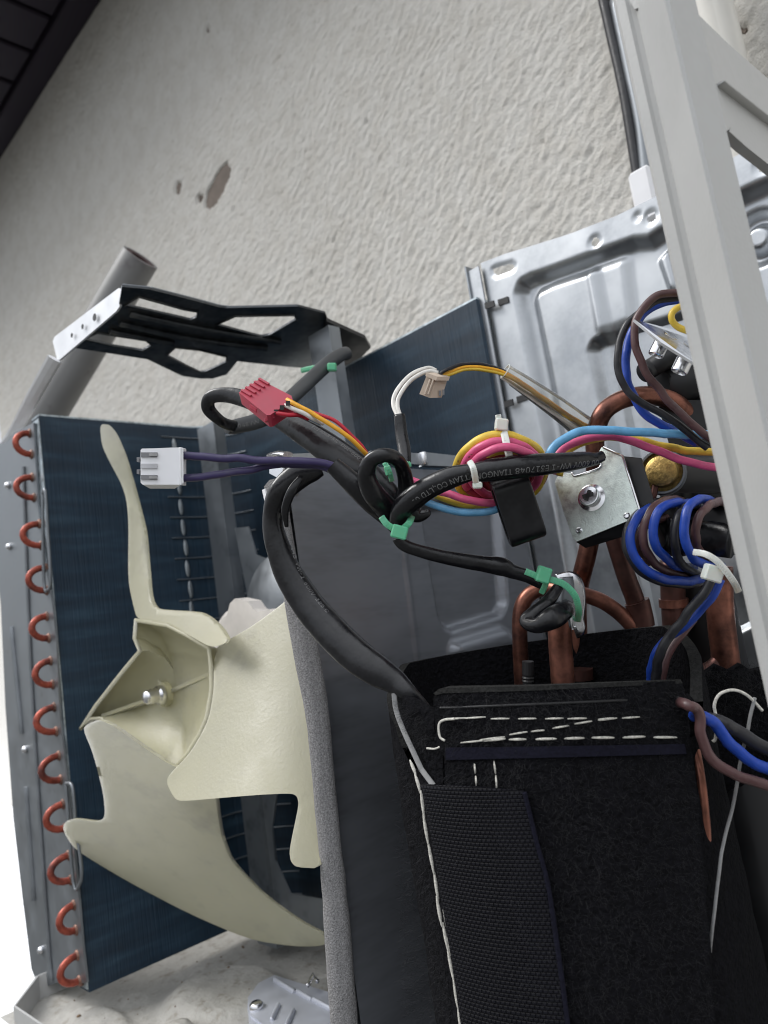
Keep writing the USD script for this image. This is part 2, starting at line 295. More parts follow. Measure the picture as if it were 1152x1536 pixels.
# woven webbing: small staggered beads in rows, laid out on the strap's own st
m_web = raw('woven_webbing', {'uv': ('attribute', {'attribute': 'st'}), 'v': ('brick_texture', {'offset': .5, 'scale': 1.0, 'brick_width': .0020, 'row_height': .0017, 'mortar_size': .00045, 'mortar_smooth': 1.0, 'color1': (1, 1, 1), 'color2': (.75, .75, .75), 'mortar': (0, 0, 0)}),
    'r': ('mix_color', {'a': (.0015, .0015, .003), 'b': (.008, .008, .011)}), 'b': ('bump', {'distance': .0007}), 'p': ('principled_bsdf', {'roughness': .5, 'specular_ior_level': .12})},
    [('uv.vector', 'v.vector'), ('v.color', 'r.fac'), ('r.result', 'p.base_color'), ('v.color', 'b.height'), ('b.normal', 'p.normal')], 'p.BSDF')

# ------------------------------------------------------------------ ground, wall, eave
structure('snow', box([-14, .25, -1.1], [-2.2, 2.19, -.93], .02), m_snow)
structure('ground', grid(np.linspace(-60, 60, 41), np.linspace(-60, 60, 41), lambda U, V: np.stack([U, V, 0*U-1.0+.05*meshkit.fbm(np.stack([U*.3, V*.3, 0*U], -1), 3)], -1)), m_pave, True)
WY, EZ, WX = .72, 1.40, -2.12
xs = np.r_[np.linspace(WX, -.8, 240), np.arange(-.797, .45, .0031), np.linspace(.46, 3, 40)]
zs = np.r_[np.linspace(-1.02, -.3, 20), np.arange(-.29, .15, .006), np.arange(.151, .95, .0031), np.arange(.954, EZ+.02, .0065)]
def wallf(U, V):
    rot = lambda a, k, o: np.stack([(U*math.cos(a)+V*math.sin(a))*k, 0*U+o, (V*math.cos(a)-U*math.sin(a))*k], -1)
    h = .30*meshkit.noise(rot(.6, 118, .3), 3)+.36*meshkit.noise(rot(1.25, 165, .7), 4)+.34*meshkit.noise(rot(.2, 235, .1), 5)
    pit = sstep((meshkit.noise(rot(.9, 75, .5), 9)-.84)/.1); y = WY-.0027*sstep((h-.25)*2.0)+.0028*pit+.006*(meshkit.fbm(rot(.4, 3.5, .2), 3, 21)-.5)
    for c_ in CHIPS: y = y+.010*inside([tuple(on_y(*q, WY-.004)[[0, 2]]) for q in c_], U, V, .003)
    return np.stack([U, y, V], -1)
CHIPS = [[(336, 243), (341, 252), (340, 265), (334, 283), (322, 303), (312, 312), (304, 309), (306, 290), (318, 265), (328, 249)],
         [(262, 272), (269, 274), (268, 288), (261, 291), (259, 281)], [(292, 290), (300, 292), (301, 301), (293, 303)], [(305, 40), (312, 40), (312, 47), (306, 46)], [(1106, 36), (1119, 40), (1116, 48), (1106, 45)]]
w = Thing('stucco_wall', 'pale grey rough stucco house wall rising behind the opened unit', 'wall')
wv, wf = grid(xs, zs, wallf)
w.add('render_coat', (wv, wf), m_wall, True)
w.add('masonry', box([WX, WY+.012, -1.02], [3, WY+.3, EZ+.02]), m_wall)
for i, c_ in enumerate(CHIPS):
    big = sg.Polygon(c_).buffer(4 if i == 0 else 2)
    w.add('chipped_patch' if i == 0 else 'pit', plate(list(big.exterior.coords)[:-1:2], lambda x, y: on_y(x, y, WY+.003), A3([0, .004, 0])), m_chip)
w.done()
t = Thing('boundary_wall', 'bright white boundary wall far left beyond the edge of the coil', 'wall')
t.add('rendered_face', box([-16, 2.2, -1.02], [-2.9, 2.4, .85]), m_white); t.add('coping', box([-16.02, 2.15, .852], [-2.88, 2.45, .92], .01), m_white); t.done()
e = Thing('roof_eave', 'dark brown boarded eave soffit over the wall, top left', 'eave')
y = WY-.012
e.add('trim_board', box([WX-.5, y-.045, EZ-.012], [3, y+.01, EZ+.02], .003), m_soffit)
ys = .40; xk = WX-.5; k = 0
while xk < .3:
    wdt = .118; e.add('board', box([xk+.004, ys, EZ+.004], [xk+wdt-.004, y-.046, EZ+.02], .004), m_soffit); xk += wdt; k += 1
e.add('fascia', box([WX-.5, ys-.03, EZ-.06], [3, ys-.002, EZ+.16], .003), m_soffit)
e.add('roof_deck', box([WX-.5, ys, EZ+.022], [3, WY+.3, EZ+.16]), m_soffit)
e.done()
gp0, gp1 = P(52, 655, 1.09), P(211, 386, 1.02)
g = Thing('grey_pipe', 'wide grey plastic pipe with an open brown end against the wall behind the bracket', 'pipe')
ax = unit(gp1-gp0); r_ = .0245
g.add('tube', lathe(gp0, ax, [(r_, -.2), (r_, np.linalg.norm(gp1-gp0)), (r_-.004, np.linalg.norm(gp1-gp0)), (r_-.004, .05)], 40), look('grey_pvc', (.17, .168, .165), .5, var=.1, scale=12, dirt=((.12, .11, .11), 22, .56, .66)), 40)
g.add('inner_lining', lathe(gp0, ax, [(r_-.0045, np.linalg.norm(gp1-gp0)-.0006), (r_-.012, np.linalg.norm(gp1-gp0)-.001), (r_-.012, np.linalg.norm(gp1-gp0)-.12), (0, np.linalg.norm(gp1-gp0)-.12)], 40), look('brown_bore', (.06, .035, .035), .8))
g.done()
t = Thing('wall_cable', 'black cable running down the wall beside the cabinet post, top right', 'cable')
t.add('cable', sweep(spline([on_y(*p, WY-.02) for p in ((900, -30), (918, 50), (938, 140), (958, 262), (965, 300))]), .0062), m_blk, True); t.done()
t = Thing('wall_conduit', 'slim grey conduit on the wall behind the left edge of the post', 'conduit')
t.add('conduit', sweep(spline([on_y(*p, WY-.022) for p in ((925, 0), (948, 110), (964, 190), (975, 290), (985, 360))]), .0072), m_steel, True); t.done()
t = Thing('cable_clip', 'small white plastic box on the wall above the galvanised panel', 'clip')
a = on_y(953, 270, .69); b = on_y(1002, 330, .69); t.add('box', box([a[0], .672, b[2]], [b[0], .712, a[2]], .003), m_whtpl); t.done()
t = Thing('drain_pipe', 'pale round pipe against the wall at the top right corner', 'pipe')
t.add('tube', sweep(spline([on_y(*p, WY-.04) for p in ((1052, -60), (1064, 0), (1084, 80), (1105, 190), (1120, 290))]), .0175, sides=24), look('pale_pvc', (.62, .60, .55), .5, var=.05, scale=20), True); t.done()

# ------------------------------------------------------------------ condenser coil
CXI, CYI, CT, CB = -.806, .545, .278, -.297
c = Thing('condenser_coil', 'dark blue finned condenser coil bent round two sides of the unit', 'condenser')
def path(off):
    r = .06-off; ce = np.array([CXI+.06, CYI-.06]); a = [(CXI+off, y) for y in np.linspace(.314, CYI-.06, 12)]
    a += [tuple(ce+r*np.array([-math.cos(t), math.sin(t)])) for t in np.linspace(0, math.pi/2, 12)[1:-1]]
    return A3(a+[(x, CYI-off) for x in np.linspace(CXI+.06, -.389, 24)])
pi_, po_ = path(0), path(-.022); loop = np.vstack([pi_, po_[::-1]])
def prism(xy, z0, z1):
    v, f = trimesh.creation.triangulate_polygon(sg.Polygon(xy), engine='earcut'); m = trimesh.creation.extrude_triangulation(v, f, z1-z0); m.apply_translation([0, 0, z0]); return m
c.add('fin_block', prism(loop, CB, CT), m_fins)
c.add('top_fin_edge', prism(np.vstack([path(-.001), path(-.021)[::-1]]), CT+.0003, CT+.0022), m_finedge)
c.add('front_fin_edge', box([CXI-.021, .3128, CB+.003], [CXI-.0005, .3138, CT-.003]), m_finedge)
zz = np.arange(CB+.02, CT-.01, .0246)
bend = path(.0009)[9:21]
for z in zz: c.add('tube_line', sweep(np.c_[bend, 0*bend[:, 0]+z], .0007, sides=6), m_brk, True)
bq = path(.0016)[9:12]
tv = unit(A3([*(bq[2]-bq[0]), 0])); nv = A3([tv[1], -tv[0], 0])
for i, z in enumerate(zz[:-1]):
    for dx, w_, hh in ((0, .0030, .0116),):
        m = trimesh.creation.icosphere(1, 1.0); v_ = np.array(m.vertices); jt = RNG.normal(0, .0006)
        v3 = A3([bq[1][0], bq[1][1], z+.0123])+tv*(dx+jt)+v_[:, :1]*tv*w_+v_[:, 1:2]*nv*.0012+v_[:, 2:3]*A3([0, 0, 1.])*hh*RNG.uniform(.85, 1)
        c.add('splayed_fin', (v3, m.faces), m_glint, True)  # pale ellipsoids stand in for the glint of fins at the bend
PYE = .310
ep = [(-30, 672), (8, 664), (20, 650), (50, 634), (57, 760), (66, 830), (78, 905), (84, 960), (90, 1080), (98, 1150), (109, 1250), (118, 1350), (124, 1420), (130, 1474), (105, 1478), (96, 1470), (66, 1481), (55, 1474), (47, 1453), (34, 1350), (20, 1228), (8, 1060), (1, 905), (-12, 780)]
i0 = c.add('end_plate', plate(ep, lambda x, y: on_y(x, y, PYE), A3([0, .0022, 0])), m_steel)
def ribline(pts, y, rw, name='rib'):
    c.add(name, sweep(spline([on_y(*p, y) for p in pts]), rw, sides=8), m_steel, True, sub=i0)
ribline([(35, 700), (42, 900), (52, 1100), (72, 1400), (78, 1470)], PYE-.001, .0022, 'fold')
ribline([(18, 940), (34, 1100)], PYE, .0035); ribline([(40, 1180), (52, 1350)], PYE, .0035)
for q in ((12, 728), (14, 820), (38, 1124), (62, 1425)): c.add('rivet', sphere(on_y(*q, PYE-.001), .004, 2), m_chrome, True, sub=i0)
for ring in ([(64, 740), (68, 738), (72, 800), (76, 870), (72, 884), (66, 872)], [(99, 1175), (108, 1178), (112, 1210), (114, 1240), (122, 1300), (120, 1325), (110, 1322)]):
    c.add('spring_clip', sweep(spline([on_y(*p, PYE-.004) for p in ring+ring[:1]], 4), .0017, sides=8), m_steel, True, sub=i0)
for q in ((46, 667), (50, 733), (60, 802), (68, 868), (72, 940), (78, 1008), (83, 1080), (90, 1153), (96, 1224), (104, 1302), (112, 1376), (118, 1450)):
    b = on_y(*q, PYE)+A3([RNG.normal(0, .0006), 0, RNG.normal(0, .0007)]); s = []; pr, hh, sk = RNG.uniform(.0138, .0172), RNG.uniform(.0112, .0122), RNG.normal(0, .0016)
    for th in np.linspace(0, math.pi, 11): s.append(b+A3([sk*math.sin(th), -pr*math.sin(th)-.0015, hh*math.cos(th)]))
    rb = c.add('return_bend', sweep([s[0]+A3([0, .012, 0])]+s+[s[-1]+A3([0, .012, 0])], .0034, sides=12), m_redcu, True)
    for e_ in (s[0], s[-1]): c.add('braze_ring', lathe(e_+A3([0, .0012, 0]), (0, -1, 0), [(.0038, -.003), (.0056, -.002), (.0052, 0), (.0044, .0012), (.0033, .0016)], 14), m_braze, True, sub=rb)
c.done()

# ------------------------------------------------------------------ base pan with raised ridges
b = Thing('base_pan', 'pale painted base pan with embossed ridges under the fan', 'base pan')
BZ = -.318
xs, ys = np.linspace(-.90, -.10, 200), np.linspace(.262, .60, 100)
def panf(U, V):
    h = 0*U
    for (x, y, rx, ry, hh) in ((-.70, .40, .07, .05, .014), (-.60, .33, .09, .03, .010), (-.78, .31, .05, .02, .006), (-.55, .46, .10, .03, .012), (-.68, .335, .02, .012, .008)):
        d = np.hypot((U-x)/rx, (V-y)/ry); h = h+hh*sstep((1.25-d)/.5)
    h += .003*(meshkit.fbm(np.stack([U*25, V*25, 0*U], -1), 3, 5)-.5)
    return np.stack([U, V, BZ+h], -1)
b.add('floor', grid(xs, ys, panf), m_pan, True)
RZ = BZ+.022; t_ = .0016
b.add('front_rim', box([-.85, .2595, BZ-.02], [-.10, .2615, RZ]), m_paint)
b.add('corner_rim', hull([A3(p) for p in ((-.85, .2595, BZ-.02), (-.905, .30, BZ-.02), (-.903, .302, BZ-.02), (-.85, .2618, BZ-.02), (-.85, .2595, RZ), (-.905, .30, RZ), (-.903, .302, RZ), (-.85, .2618, RZ))]), m_paint)
b.add('side_rim', box([-.905, .302, BZ-.02], [-.903, .60, RZ]), m_paint)
b.add('back_rim', box([-.905, .601, BZ-.02], [-.10, .603, RZ]), m_paint)
gr, gfc, nn3 = [], [], 0
for _ in range(60):
    x, y = RNG.uniform(-.88, -.45), RNG.uniform(.27, .50); z_ = panf(A3([[x]]), A3([[y]]))[0, 0, 2]; r3 = .0004+abs(RNG.normal(0, .0009))
    m = trimesh.creation.icosphere(0, 1.0); gr.append(np.array(m.vertices)*r3*RNG.uniform(.5, 1.3, 3)+A3([x, y, z_+r3*.2])); gfc.append(np.array(m.faces)+nn3); nn3 += len(m.vertices)
b.add('grit', (np.vstack(gr), np.vstack(gfc)), look('rust_grit', (.13, .085, .05), .9, var=.5, scale=200), kind='stuff')
for x in (-.75, -.25): b.add('wall_arm', box([x-.02, .25, BZ-.06], [x+.02, WY, BZ-.024], .002), m_steel)
b.done()

# ------------------------------------------------------------------ fan motor bracket and motor
k = Thing('motor_bracket', 'steel fan motor bracket with shade-coloured slotted top plate hooked over the coil', 'bracket')
BT = .300
zf = lambda x, y: on_z(x, y, BT)
outl = [(183, 430), (193, 431), (224, 434), (280, 448), (329, 461), (340, 462), (447, 459.5), (488, 470), (492, 480), (545, 508), (556, 520), (535, 545), (500, 556), (430, 550), (356, 542), (340, 562), (319, 568), (300, 568), (273, 564), (221, 539), (112, 522), (86, 541), (178, 461)]
sl1 = [(187, 458), (208, 445), (276, 464), (297, 467.5), (296, 476), (286, 480), (265, 475)]
sl2 = [(125, 509), (146, 499), (219, 510.5), (228, 518), (214, 526), (170, 519)]
sl3 = [(324, 487), (353, 474), (441, 472.5), (445, 479), (407, 502), (392, 505)]
sl4 = [(250, 533), (263, 521), (300, 525), (340, 535), (340, 543), (311, 557), (301, 559), (280, 549)]
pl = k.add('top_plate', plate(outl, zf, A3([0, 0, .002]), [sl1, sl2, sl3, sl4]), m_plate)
for s in (sl1, sl2, sl3, sl4):
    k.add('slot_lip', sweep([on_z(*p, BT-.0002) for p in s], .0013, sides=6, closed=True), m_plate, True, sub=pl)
for pts in ([(195, 470), (300, 492), (420, 512)], [(180, 484), (280, 506), (400, 522)], [(165, 496), (260, 514)]):
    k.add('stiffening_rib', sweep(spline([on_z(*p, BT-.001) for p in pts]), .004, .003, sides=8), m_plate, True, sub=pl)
k.add('edge_flange', cat(*[sweep([on_z(*outl[i], BT+.004), on_z(*outl[i+1], BT+.004)], .0014, .0045, sides=6) for i in (0, 1, 2, 3, 4)]), m_brk, sub=pl)
ty = on_z(86, 541, BT)[1]-.0005
lipq = [(79, 512), (82, 505), (170, 438), (178, 432), (183, 434), (179, 460), (174, 467), (90, 539), (86, 541)]
lip = k.add('front_lip', plate(lipq, lambda x, y: on_y(x, y, ty), A3([0, .002, 0])), m_lip)
for q, rr in (((142, 476), .0034), ((124, 490), .0024), ((108, 503), .0022)):
    k.add('screw_hole', lathe(on_y(*q, ty-.0021), (0, -1, 0), [(rr, 0), (rr, .0003), (0, .0003)], 14), m_dark, sub=lip)
def post(x0, x1, px_top, zt, zb, yy, name='post'):
    """a channel: face plus two side webs"""
    k.add(name, cat(box([x0, yy, zb], [x1, yy+.0018, zt]), box([x0, yy+.002, zb], [x0+.0018, yy+.014, zt]), box([x1-.0018, yy+.002, zb], [x1, yy+.014, zt])), m_brk)
PM = .478
for (l0, l1, top) in (((326, 900), (352, 900), .262), ((470, 560), (503, 560), .292)):
    a, b2 = on_y(*l0, PM)[0], on_y(*l1, PM)[0]; post(a, b2, None, top, BZ+.012, PM)
k.add('web_plate', plate([(352, 792), (372, 790), (384, 832), (398, 838), (420, 826), (452, 828), (478, 900), (430, 960), (372, 900)], lambda x, y: on_y(x, y, PM+.004), A3([0, .0018, 0])), m_brk)
k.add('web_plate', plate([(385, 1180), (415, 1190), (408, 1240), (412, 1290), (435, 1340), (500, 1352), (510, 1400), (440, 1400), (400, 1360)], lambda x, y: on_y(x, y, PM+.004), A3([0, .0018, 0])), m_brk)
k.add('rear_hook', plate([(490, 482), (548, 508), (556, 522), (530, 548), (500, 556), (480, 545)], lambda x, y: on_z(x, y, BT-.006), A3([0, 0, .004])), m_dark)
k.add('front_strap', sweep(spline([on_z(82, 538, BT), on_z(50, 595, .292), on_z(20, 652, .284), on_z(2, 676, .278)]), .007, .0015, sides=8, view=True), m_whtpl)
ff = k.add('foot', plate([(372, 1500), (388, 1478), (412, 1466), (520, 1500), (540, 1560), (420, 1560), (376, 1526)], lambda x, y: on_z(x, y, BZ+.020), A3([0, 0, .002])), m_foot)
k.add('foot_skirt', plate([(372, 1500), (376, 1526), (420, 1560), (420, 1575), (376, 1540), (371, 1512)], lambda x, y: on_z(x, y, BZ+.020), A3([0, 0, -.018])), m_foot, sub=ff)
k.add('screw', cat(lathe(on_z(385, 1512, BZ+.022), (0, 0, 1), [(.006, 0), (.006, .003), (.004, .005), (0, .005)], 16)), m_chrome, True, sub=ff)
for l in ([(412, 1470), (442, 1488)], [(446, 1488), (468, 1500)], [(470, 1500), (498, 1514)], [(418, 1508), (408, 1530)], [(440, 1516), (430, 1540)]):
    k.add('rib', sweep([on_z(*p, BZ+.0225) for p in l], .0026, .002, sides=8), m_foot, True, sub=ff)
k.add('clip', sweep([on_z(*p, BZ+.03) for p in ((462, 1478), (470, 1462), (476, 1472))], .002, sides=6), m_chrome, True)
k.done()
mt = Thing('fan_motor', 'off-white fan motor with lugs on the grey bracket behind the fan', 'motor')
mc = on_y(400, 985, .455)
mt.add('housing', lathe(mc, (0, -1, 0), [(0, -.02), (.048, -.02), (.052, -.012), (.052, .03), (.046, .036), (0, .04)], 40), m_motor, 40)
lug = [(330, 945), (338, 930), (345, 905), (352, 898), (372, 902), (380, 914), (386, 918), (402, 914), (412, 918), (440, 888), (470, 880), (470, 960), (400, 990), (350, 975)]
mt.add('mounting_lug', plate(lug, lambda x, y: on_y(x, y, .398), A3([0, .014, 0])), m_motor)
mt.add('end_bell', lathe(on_y(420, 905, .462), (-.1, -1, .2), [(.06, -.02), (.058, 0), (.045, .014), (.02, .02), (0, .021)], 36), m_steel, True)
mt.done()

# ------------------------------------------------------------------ fan
FY = .335
fn = Thing('fan', 'cream plastic propeller fan with three broad swept blades and open hub', 'fan')
def blade(poly, fy, th=.0032, cell=14, rim=True):
    q = A3(poly, float)
    for _ in range(2): q = np.stack([q*.8+np.roll(q, -1, 0)*.2, q*.2+np.roll(q, -1, 0)*.8], 1).reshape(-1, 2)
    g = sg.Polygon(q)
    i = fn.add('blade', plate(list(g.exterior.coords)[:-1], fy, A3([0, th, 0]), cell=cell), m_fan, 50)
    return i
cxp, cyp = 243, 1042
def fy_right(x, y):
    u = (x-250)/230; v = (y-1050)/200
    return on_y(x, y, FY-.026+.040*u-.050*v+.012*u*v-.016*math.sin(max(u, 0)*2.2))
def fy_low(x, y):
    u = (x-100)/390; v = (y-1080)/340
    return on_y(x, y, FY-.100+.120*v+.085*u+.010*math.sin(3*u))
def fy_up(x, y):
    v = (930-y)/300; u = (x-190)/30
    return on_y(x, y, FY-.01+.03*v+.02*u*v)
blade([(320, 974), (345, 958), (380, 938), (426, 904), (445, 886), (462, 874), (470, 960), (476, 1080), (482, 1200), (484, 1303), (444, 1301), (436, 1292), (434, 1277), (439, 1250), (448, 1208), (446, 1195), (438, 1190), (390, 1192), (330, 1197), (272, 1202), (262, 1198), (250, 1176), (252, 1164), (284, 1131), (303, 1100), (314, 1075), (321, 1033)], fy_right)
blade([(124, 1093), (132, 1086), (153, 1077), (240, 1138), (262, 1150), (320, 1170), (330, 1250), (345, 1290), (368, 1316), (390, 1338), (420, 1362), (452, 1384), (487, 1402), (489, 1419), (440, 1420), (372, 1409), (280, 1369), (189, 1321), (113, 1275), (98, 1253), (94, 1240), (100, 1231), (112, 1228), (146, 1233), (158, 1226), (155, 1190), (140, 1131)], fy_low)
blade([(150, 642), (153, 636), (160, 637), (172, 651), (187, 687), (200, 733), (210, 771), (217, 800), (221, 850), (225, 898), (232, 912), (240, 915), (299, 918), (315, 927), (332, 943), (343, 963), (317, 972), (284, 953), (255, 938), (206, 930), (200, 908), (192, 871), (193, 787), (190, 750), (182, 725), (166, 696), (153, 669)], fy_up, cell=12)
rim_px = [(207, 930), (205, 957), (213, 976), (196, 996), (175, 1022), (146, 1059), (124, 1093), (140, 1078), (155, 1077), (196, 1108), (240, 1139), (251, 1164), (284, 1131), (303, 1100), (314, 1075), (321, 1033), (320, 1000), (317, 972), (284, 953), (255, 938)]
rp = A3([on_y(x, y, FY-.012) for x, y in rim_px]); sh = on_y(cxp, cyp, FY)
def ringat(s, dy): q = sh+(rp-sh)*A3([s, 1, s]); q[:, 1] = FY+dy; return q
hub = np.stack([ringat(1.0, -.014), ringat(.98, -.006), ringat(.78, .008), ringat(.5, .0145), ringat(.0, .0155)]); nR = len(rp)
hv = hub.reshape(-1, 3); hf = []
for a in range(4):
    for q in range(nR):
        r2 = (q+1) % nR; hf += [[a*nR+q, a*nR+r2, (a+1)*nR+r2], [a*nR+q, (a+1)*nR+r2, (a+1)*nR+q]]
hi_ = fn.add('hub', (hv, A3(hf)), m_fan, 50)
fn.add('hub_rim', sweep(ringat(1.0, -.014), .0018, sides=8, closed=True), m_fan, True, sub=hi_)
def hrib(tx, ty, d0=-.008, w=.0016):
    a = on_y(cxp, cyp, FY+.013); b_ = on_y(tx, ty, FY+d0); s = unit(np.cross(b_-a, [0, 1, 0]))*w
    fn.add('hub_rib', hull([a+s, a-s, b_+s, b_-s, a+s+A3([0, .04, 0]), a-s+A3([0, .04, 0]), b_+s+A3([0, .025, 0]), b_-s+A3([0, .025, 0])]), m_fan, sub=hi_)
hrib(152, 1074); hrib(312, 1012, .014); hrib(228, 992, .012)
fn.add('boss', lathe(on_y(cxp, cyp, FY+.010), (0, -1, 0), [(.013, -.045), (.011, 0), (.008, .002), (0, .002)], 24), m_fan, 40, sub=hi_)
s0 = on_y(243, 1042, FY+.008)
fn.add('shaft_nut', lathe(s0, (0, -1, 0), [(.0085, 0), (.0085, .004), (.006, .0045), (.0072, .0065), (.006, .0085), (.0070, .0105), (.0058, .0125), (.0064, .0145), (.0045, .017), (0, .0175)], 24), m_chrome, True)
fn.done()

# ------------------------------------------------------------------ partition between fan and compressor
PXX = -.385
p = Thing('partition_panel', 'grey sheet steel partition with foam edge between fan and compressor', 'partition')
ptop = .1165
ys, zs = np.arange(.303, .553, .0022), np.arange(-.315, ptop+.001, .0025)
def pp(*px): return [tuple(on_x(*q, PXX)[1:]) for q in px]
rec = pp((634, 760), (662, 924), (668, 938), (680, 944), (752, 921), (760, 905), (748, 745))
bmp = pp((672, 974), (680, 966), (749, 945), (764, 955), (768, 972), (690, 990), (676, 985))
fld = pp((604, 700), (606, 838), (625, 992), (640, 1200), (642, 1200), (628, 992), (609, 838), (607, 700))
def partf(U, V):
    x = PXX+0*U-.008*inside(rec, U, V, .006)+.008*inside(bmp, U, V, .008)+.0016*inside(fld, U, V, .004)
    x += .0012*(meshkit.fbm(np.stack([U*18, V*10, 0*U], -1), 2, 8)-.5)
    return np.stack([x, U, V], -1)
pv, pf = grid(ys, zs, partf)
p.add('sheet', cat((pv, pf), box([PXX-.010, .303, -.315], [PXX-.009, .553, ptop-.002])), m_part, True)
lipn = unit([.55, 0, .84])
def lippt(px, py): return on_x(px, py, PXX+.001)
for poly in ([(428, 681), (545, 676), (560, 692), (430, 694)], [(556, 676), (634, 680), (633, 697), (560, 692)], [(637, 678), (690, 684), (740, 690), (740, 705), (690, 700), (637, 698)]):
    p.add('top_lip', plate(poly, lippt, A3([-.006, 0, 0])), m_galv)
p.add('lip_notch', sweep([on_x(*q, PXX+.002) for q in ((634, 679), (637, 697))], .003, sides=8), m_chrome, True)
fo = []
for q, wd in (((418, 735), 12), ((424, 790), 13), ((434, 850), 14), ((446, 915), 17), ((459, 975), 19), ((474, 1060), 18), ((482, 1130), 17), ((490, 1220), 17), ((500, 1320), 18), ((508, 1420), 20), ((518, 1560), 21)):
    a = on_y(*q, .297); fo.append((*a, wd*np.dot(a, FWD)/F))
fs = spline(fo, 14)
p.add('foam_strip', sweep(fs[:, :3], fs[:, 3], fs[:, 3]*.75, sides=28, view=True, rough=.07, seed=4), m_foam, True)
p.add('foam_corner', hull([on_y(x, y, .297)+A3([0, dy, 0]) for x, y in ((396, 730), (404, 720), (420, 716), (428, 730), (416, 770), (400, 755)) for dy in (0, .012)]), m_foam)
p.add('torn_backing', plate([(393, 735), (397, 733), (403, 760), (399, 762)], lambda x, y: on_y(x, y, .294), A3([0, .001, 0])), m_whtpl)
p.add('edge_clip', cat(sweep(spline([on_y(*q, .296) for q in ((407, 684), (420, 681), (432, 682))]), .004, .002, sides=10), plate([(404, 696), (424, 703), (424, 712), (415, 716), (404, 710)], lambda x, y: on_y(x, y, .292), A3([0, .002, 0]))), m_chrome, 40)
p.done()

# ------------------------------------------------------------------ galvanised back panel with pressings
GY = .558
gp = Thing('back_panel', 'galvanised steel back panel with pressed ribs beside the blue coil', 'panel')
def gg(*px): return [tuple(on_y(*q, GY)[[0, 2]]) for q in px]
top = A3(gg((724, 396), (760, 382), (800, 370), (860, 351), (925, 326), (985, 297), (1060, 262), (1125, 226), (1175, 198)))
xs = np.arange(top[0, 0]+.0001, -.106, .0014); vs = np.linspace(0, 1, 330)**.8
A_ = gg((822, 660), (779, 440), (784, 425), (800, 417), (816, 412), (951, 364), (975, 362), (992, 350), (1060, 318), (1170, 268), (1200, 1100), (905, 1100))
A2 = gg((862, 760), (800, 448), (806, 436), (830, 424), (890, 404), (962, 760))
B_ = gg((912, 650), (886, 525), (891, 513), (938, 496), (1010, 474), (1100, 440), (1190, 900), (985, 1000))
C_ = gg((884, 402), (934, 384), (945, 480), (900, 498))
D_ = gg((985, 388), (1000, 372), (1012, 420), (1014, 440), (1000, 432))
sl = sg.Polygon(gg((742, 405), (747, 402), (770, 396), (774, 399), (773, 404), (768, 407), (748, 414), (743, 411)))
holes = [sl]+[sg.Point(*on_y(*q, GY)[[0, 2]]).buffer(r_) for q, r_ in (((895, 364), .0036), ((979, 327), .0036), ((959, 326), .0013), ((1149, 248), .0048))]
cc = on_y(1131, 353, GY)[[0, 2]]
def galvf(U, V):
    zt = np.interp(U, top[:, 0], top[:, 1]); Z = -.315+(zt+.315)*V
    h = .011*inside(A_, U, Z, .011)-.008*inside(A2, U, Z, .011)+.009*inside(B_, U, Z, .010)-.004*inside(C_, U, Z, .012)-.006*inside(D_, U, Z, .006)
    d = np.hypot(U-cc[0], Z-cc[1]); h = h+.008*sstep((.022-d)/.008)-.010*sstep((.012-d)/.006)
    h = h*1.0+.0012*(meshkit.fbm(np.stack([U*16, Z*9, 0*U], -1), 3, 12)-.5)
    e = sg.MultiPolygon(holes); dh = shapely.distance(e, shapely.points(U.ravel(), Z.ravel())).reshape(U.shape); h = h+.0012*sstep((.004-dh)/.004)
    return np.stack([U, GY+h-.003, Z], -1)
gv, gf = grid(xs, vs, galvf)
ce = gv[gf].mean(1); inn = shapely.contains(sg.MultiPolygon(holes), shapely.points(ce[:, 0], ce[:, 2]))
gp.add('pressed_sheet', (gv, gf[~inn]), m_galv, True)
ex = top[0, 0]
gp.add('edge_flange', box([ex-.012, GY-.008, -.315], [ex+.0005, GY-.0065, top[0, 1]-.004]), m_galv)
gp.add('edge_fold', box([ex-.0135, GY-.010, -.315], [ex-.012, GY+.012, top[0, 1]+.001]), m_brk)
for a, b_, yy in (((727, 459), (741, 455), GY-.0094), ((747, 454), (762, 449), GY-.0040), ((756, 607), (769, 603), GY-.0094), ((775, 600), (790, 595), GY-.0040)):
    u, v = on_y(*a, yy), on_y(*b_, yy); gp.add('notch', hull([q+A3([0, dy, dz]) for q in (u, v) for dy in (0, .0015) for dz in (-.0028, .0028)]), m_dark)
gp.add('back_skin', box([ex, GY+.014, -.315], [-.106, GY+.015, .20]), m_galv)
gp.done()

# ------------------------------------------------------------------ cabinet corner post and side panel with its open window
c = Thing('cabinet_side_panel', 'light grey painted cabinet side panel with corner post and open window', 'cabinet panel')
def plan(px, y): return on_y(px, 130, y)[:2]
prof = [plan(948, .3005), plan(952, .2985), plan(966, .2985), plan(972, .2995), plan(980, .300), plan(985, .297), plan(1027, .283), plan(1034, .284), plan(1070, .300)]
sx = prof[-1][0]
prof += [A3([sx+.0005, .3015]), A3([sx-.0012, .3025])]
back = [q+A3([-.0006, .0022]) for q in prof[1:9]][::-1]
post_m = prism(np.vstack([prof, back]), -.62, .36)
c.add('corner_post', post_m, m_paint, 12)
def sp(px, py): return on_x(px, py, sx)
rail = [(1046, 20), (1060, 34), (1094, 67), (1152, 118), (1300, 250), (1300, 360), (1152, 240), (1120, 212), (1096, 192), (1086, 200), (1078, 160)]
c.add('top_rail', plate(rail, sp, A3([-.002, 0, 0])), m_paint)
def railbead(pts, r, name): c.add(name, sweep(spline([sp(*q)+A3([.0005, 0, 0]) for q in pts], 6), r*1.6, r*.45, sides=12), m_paint, True)
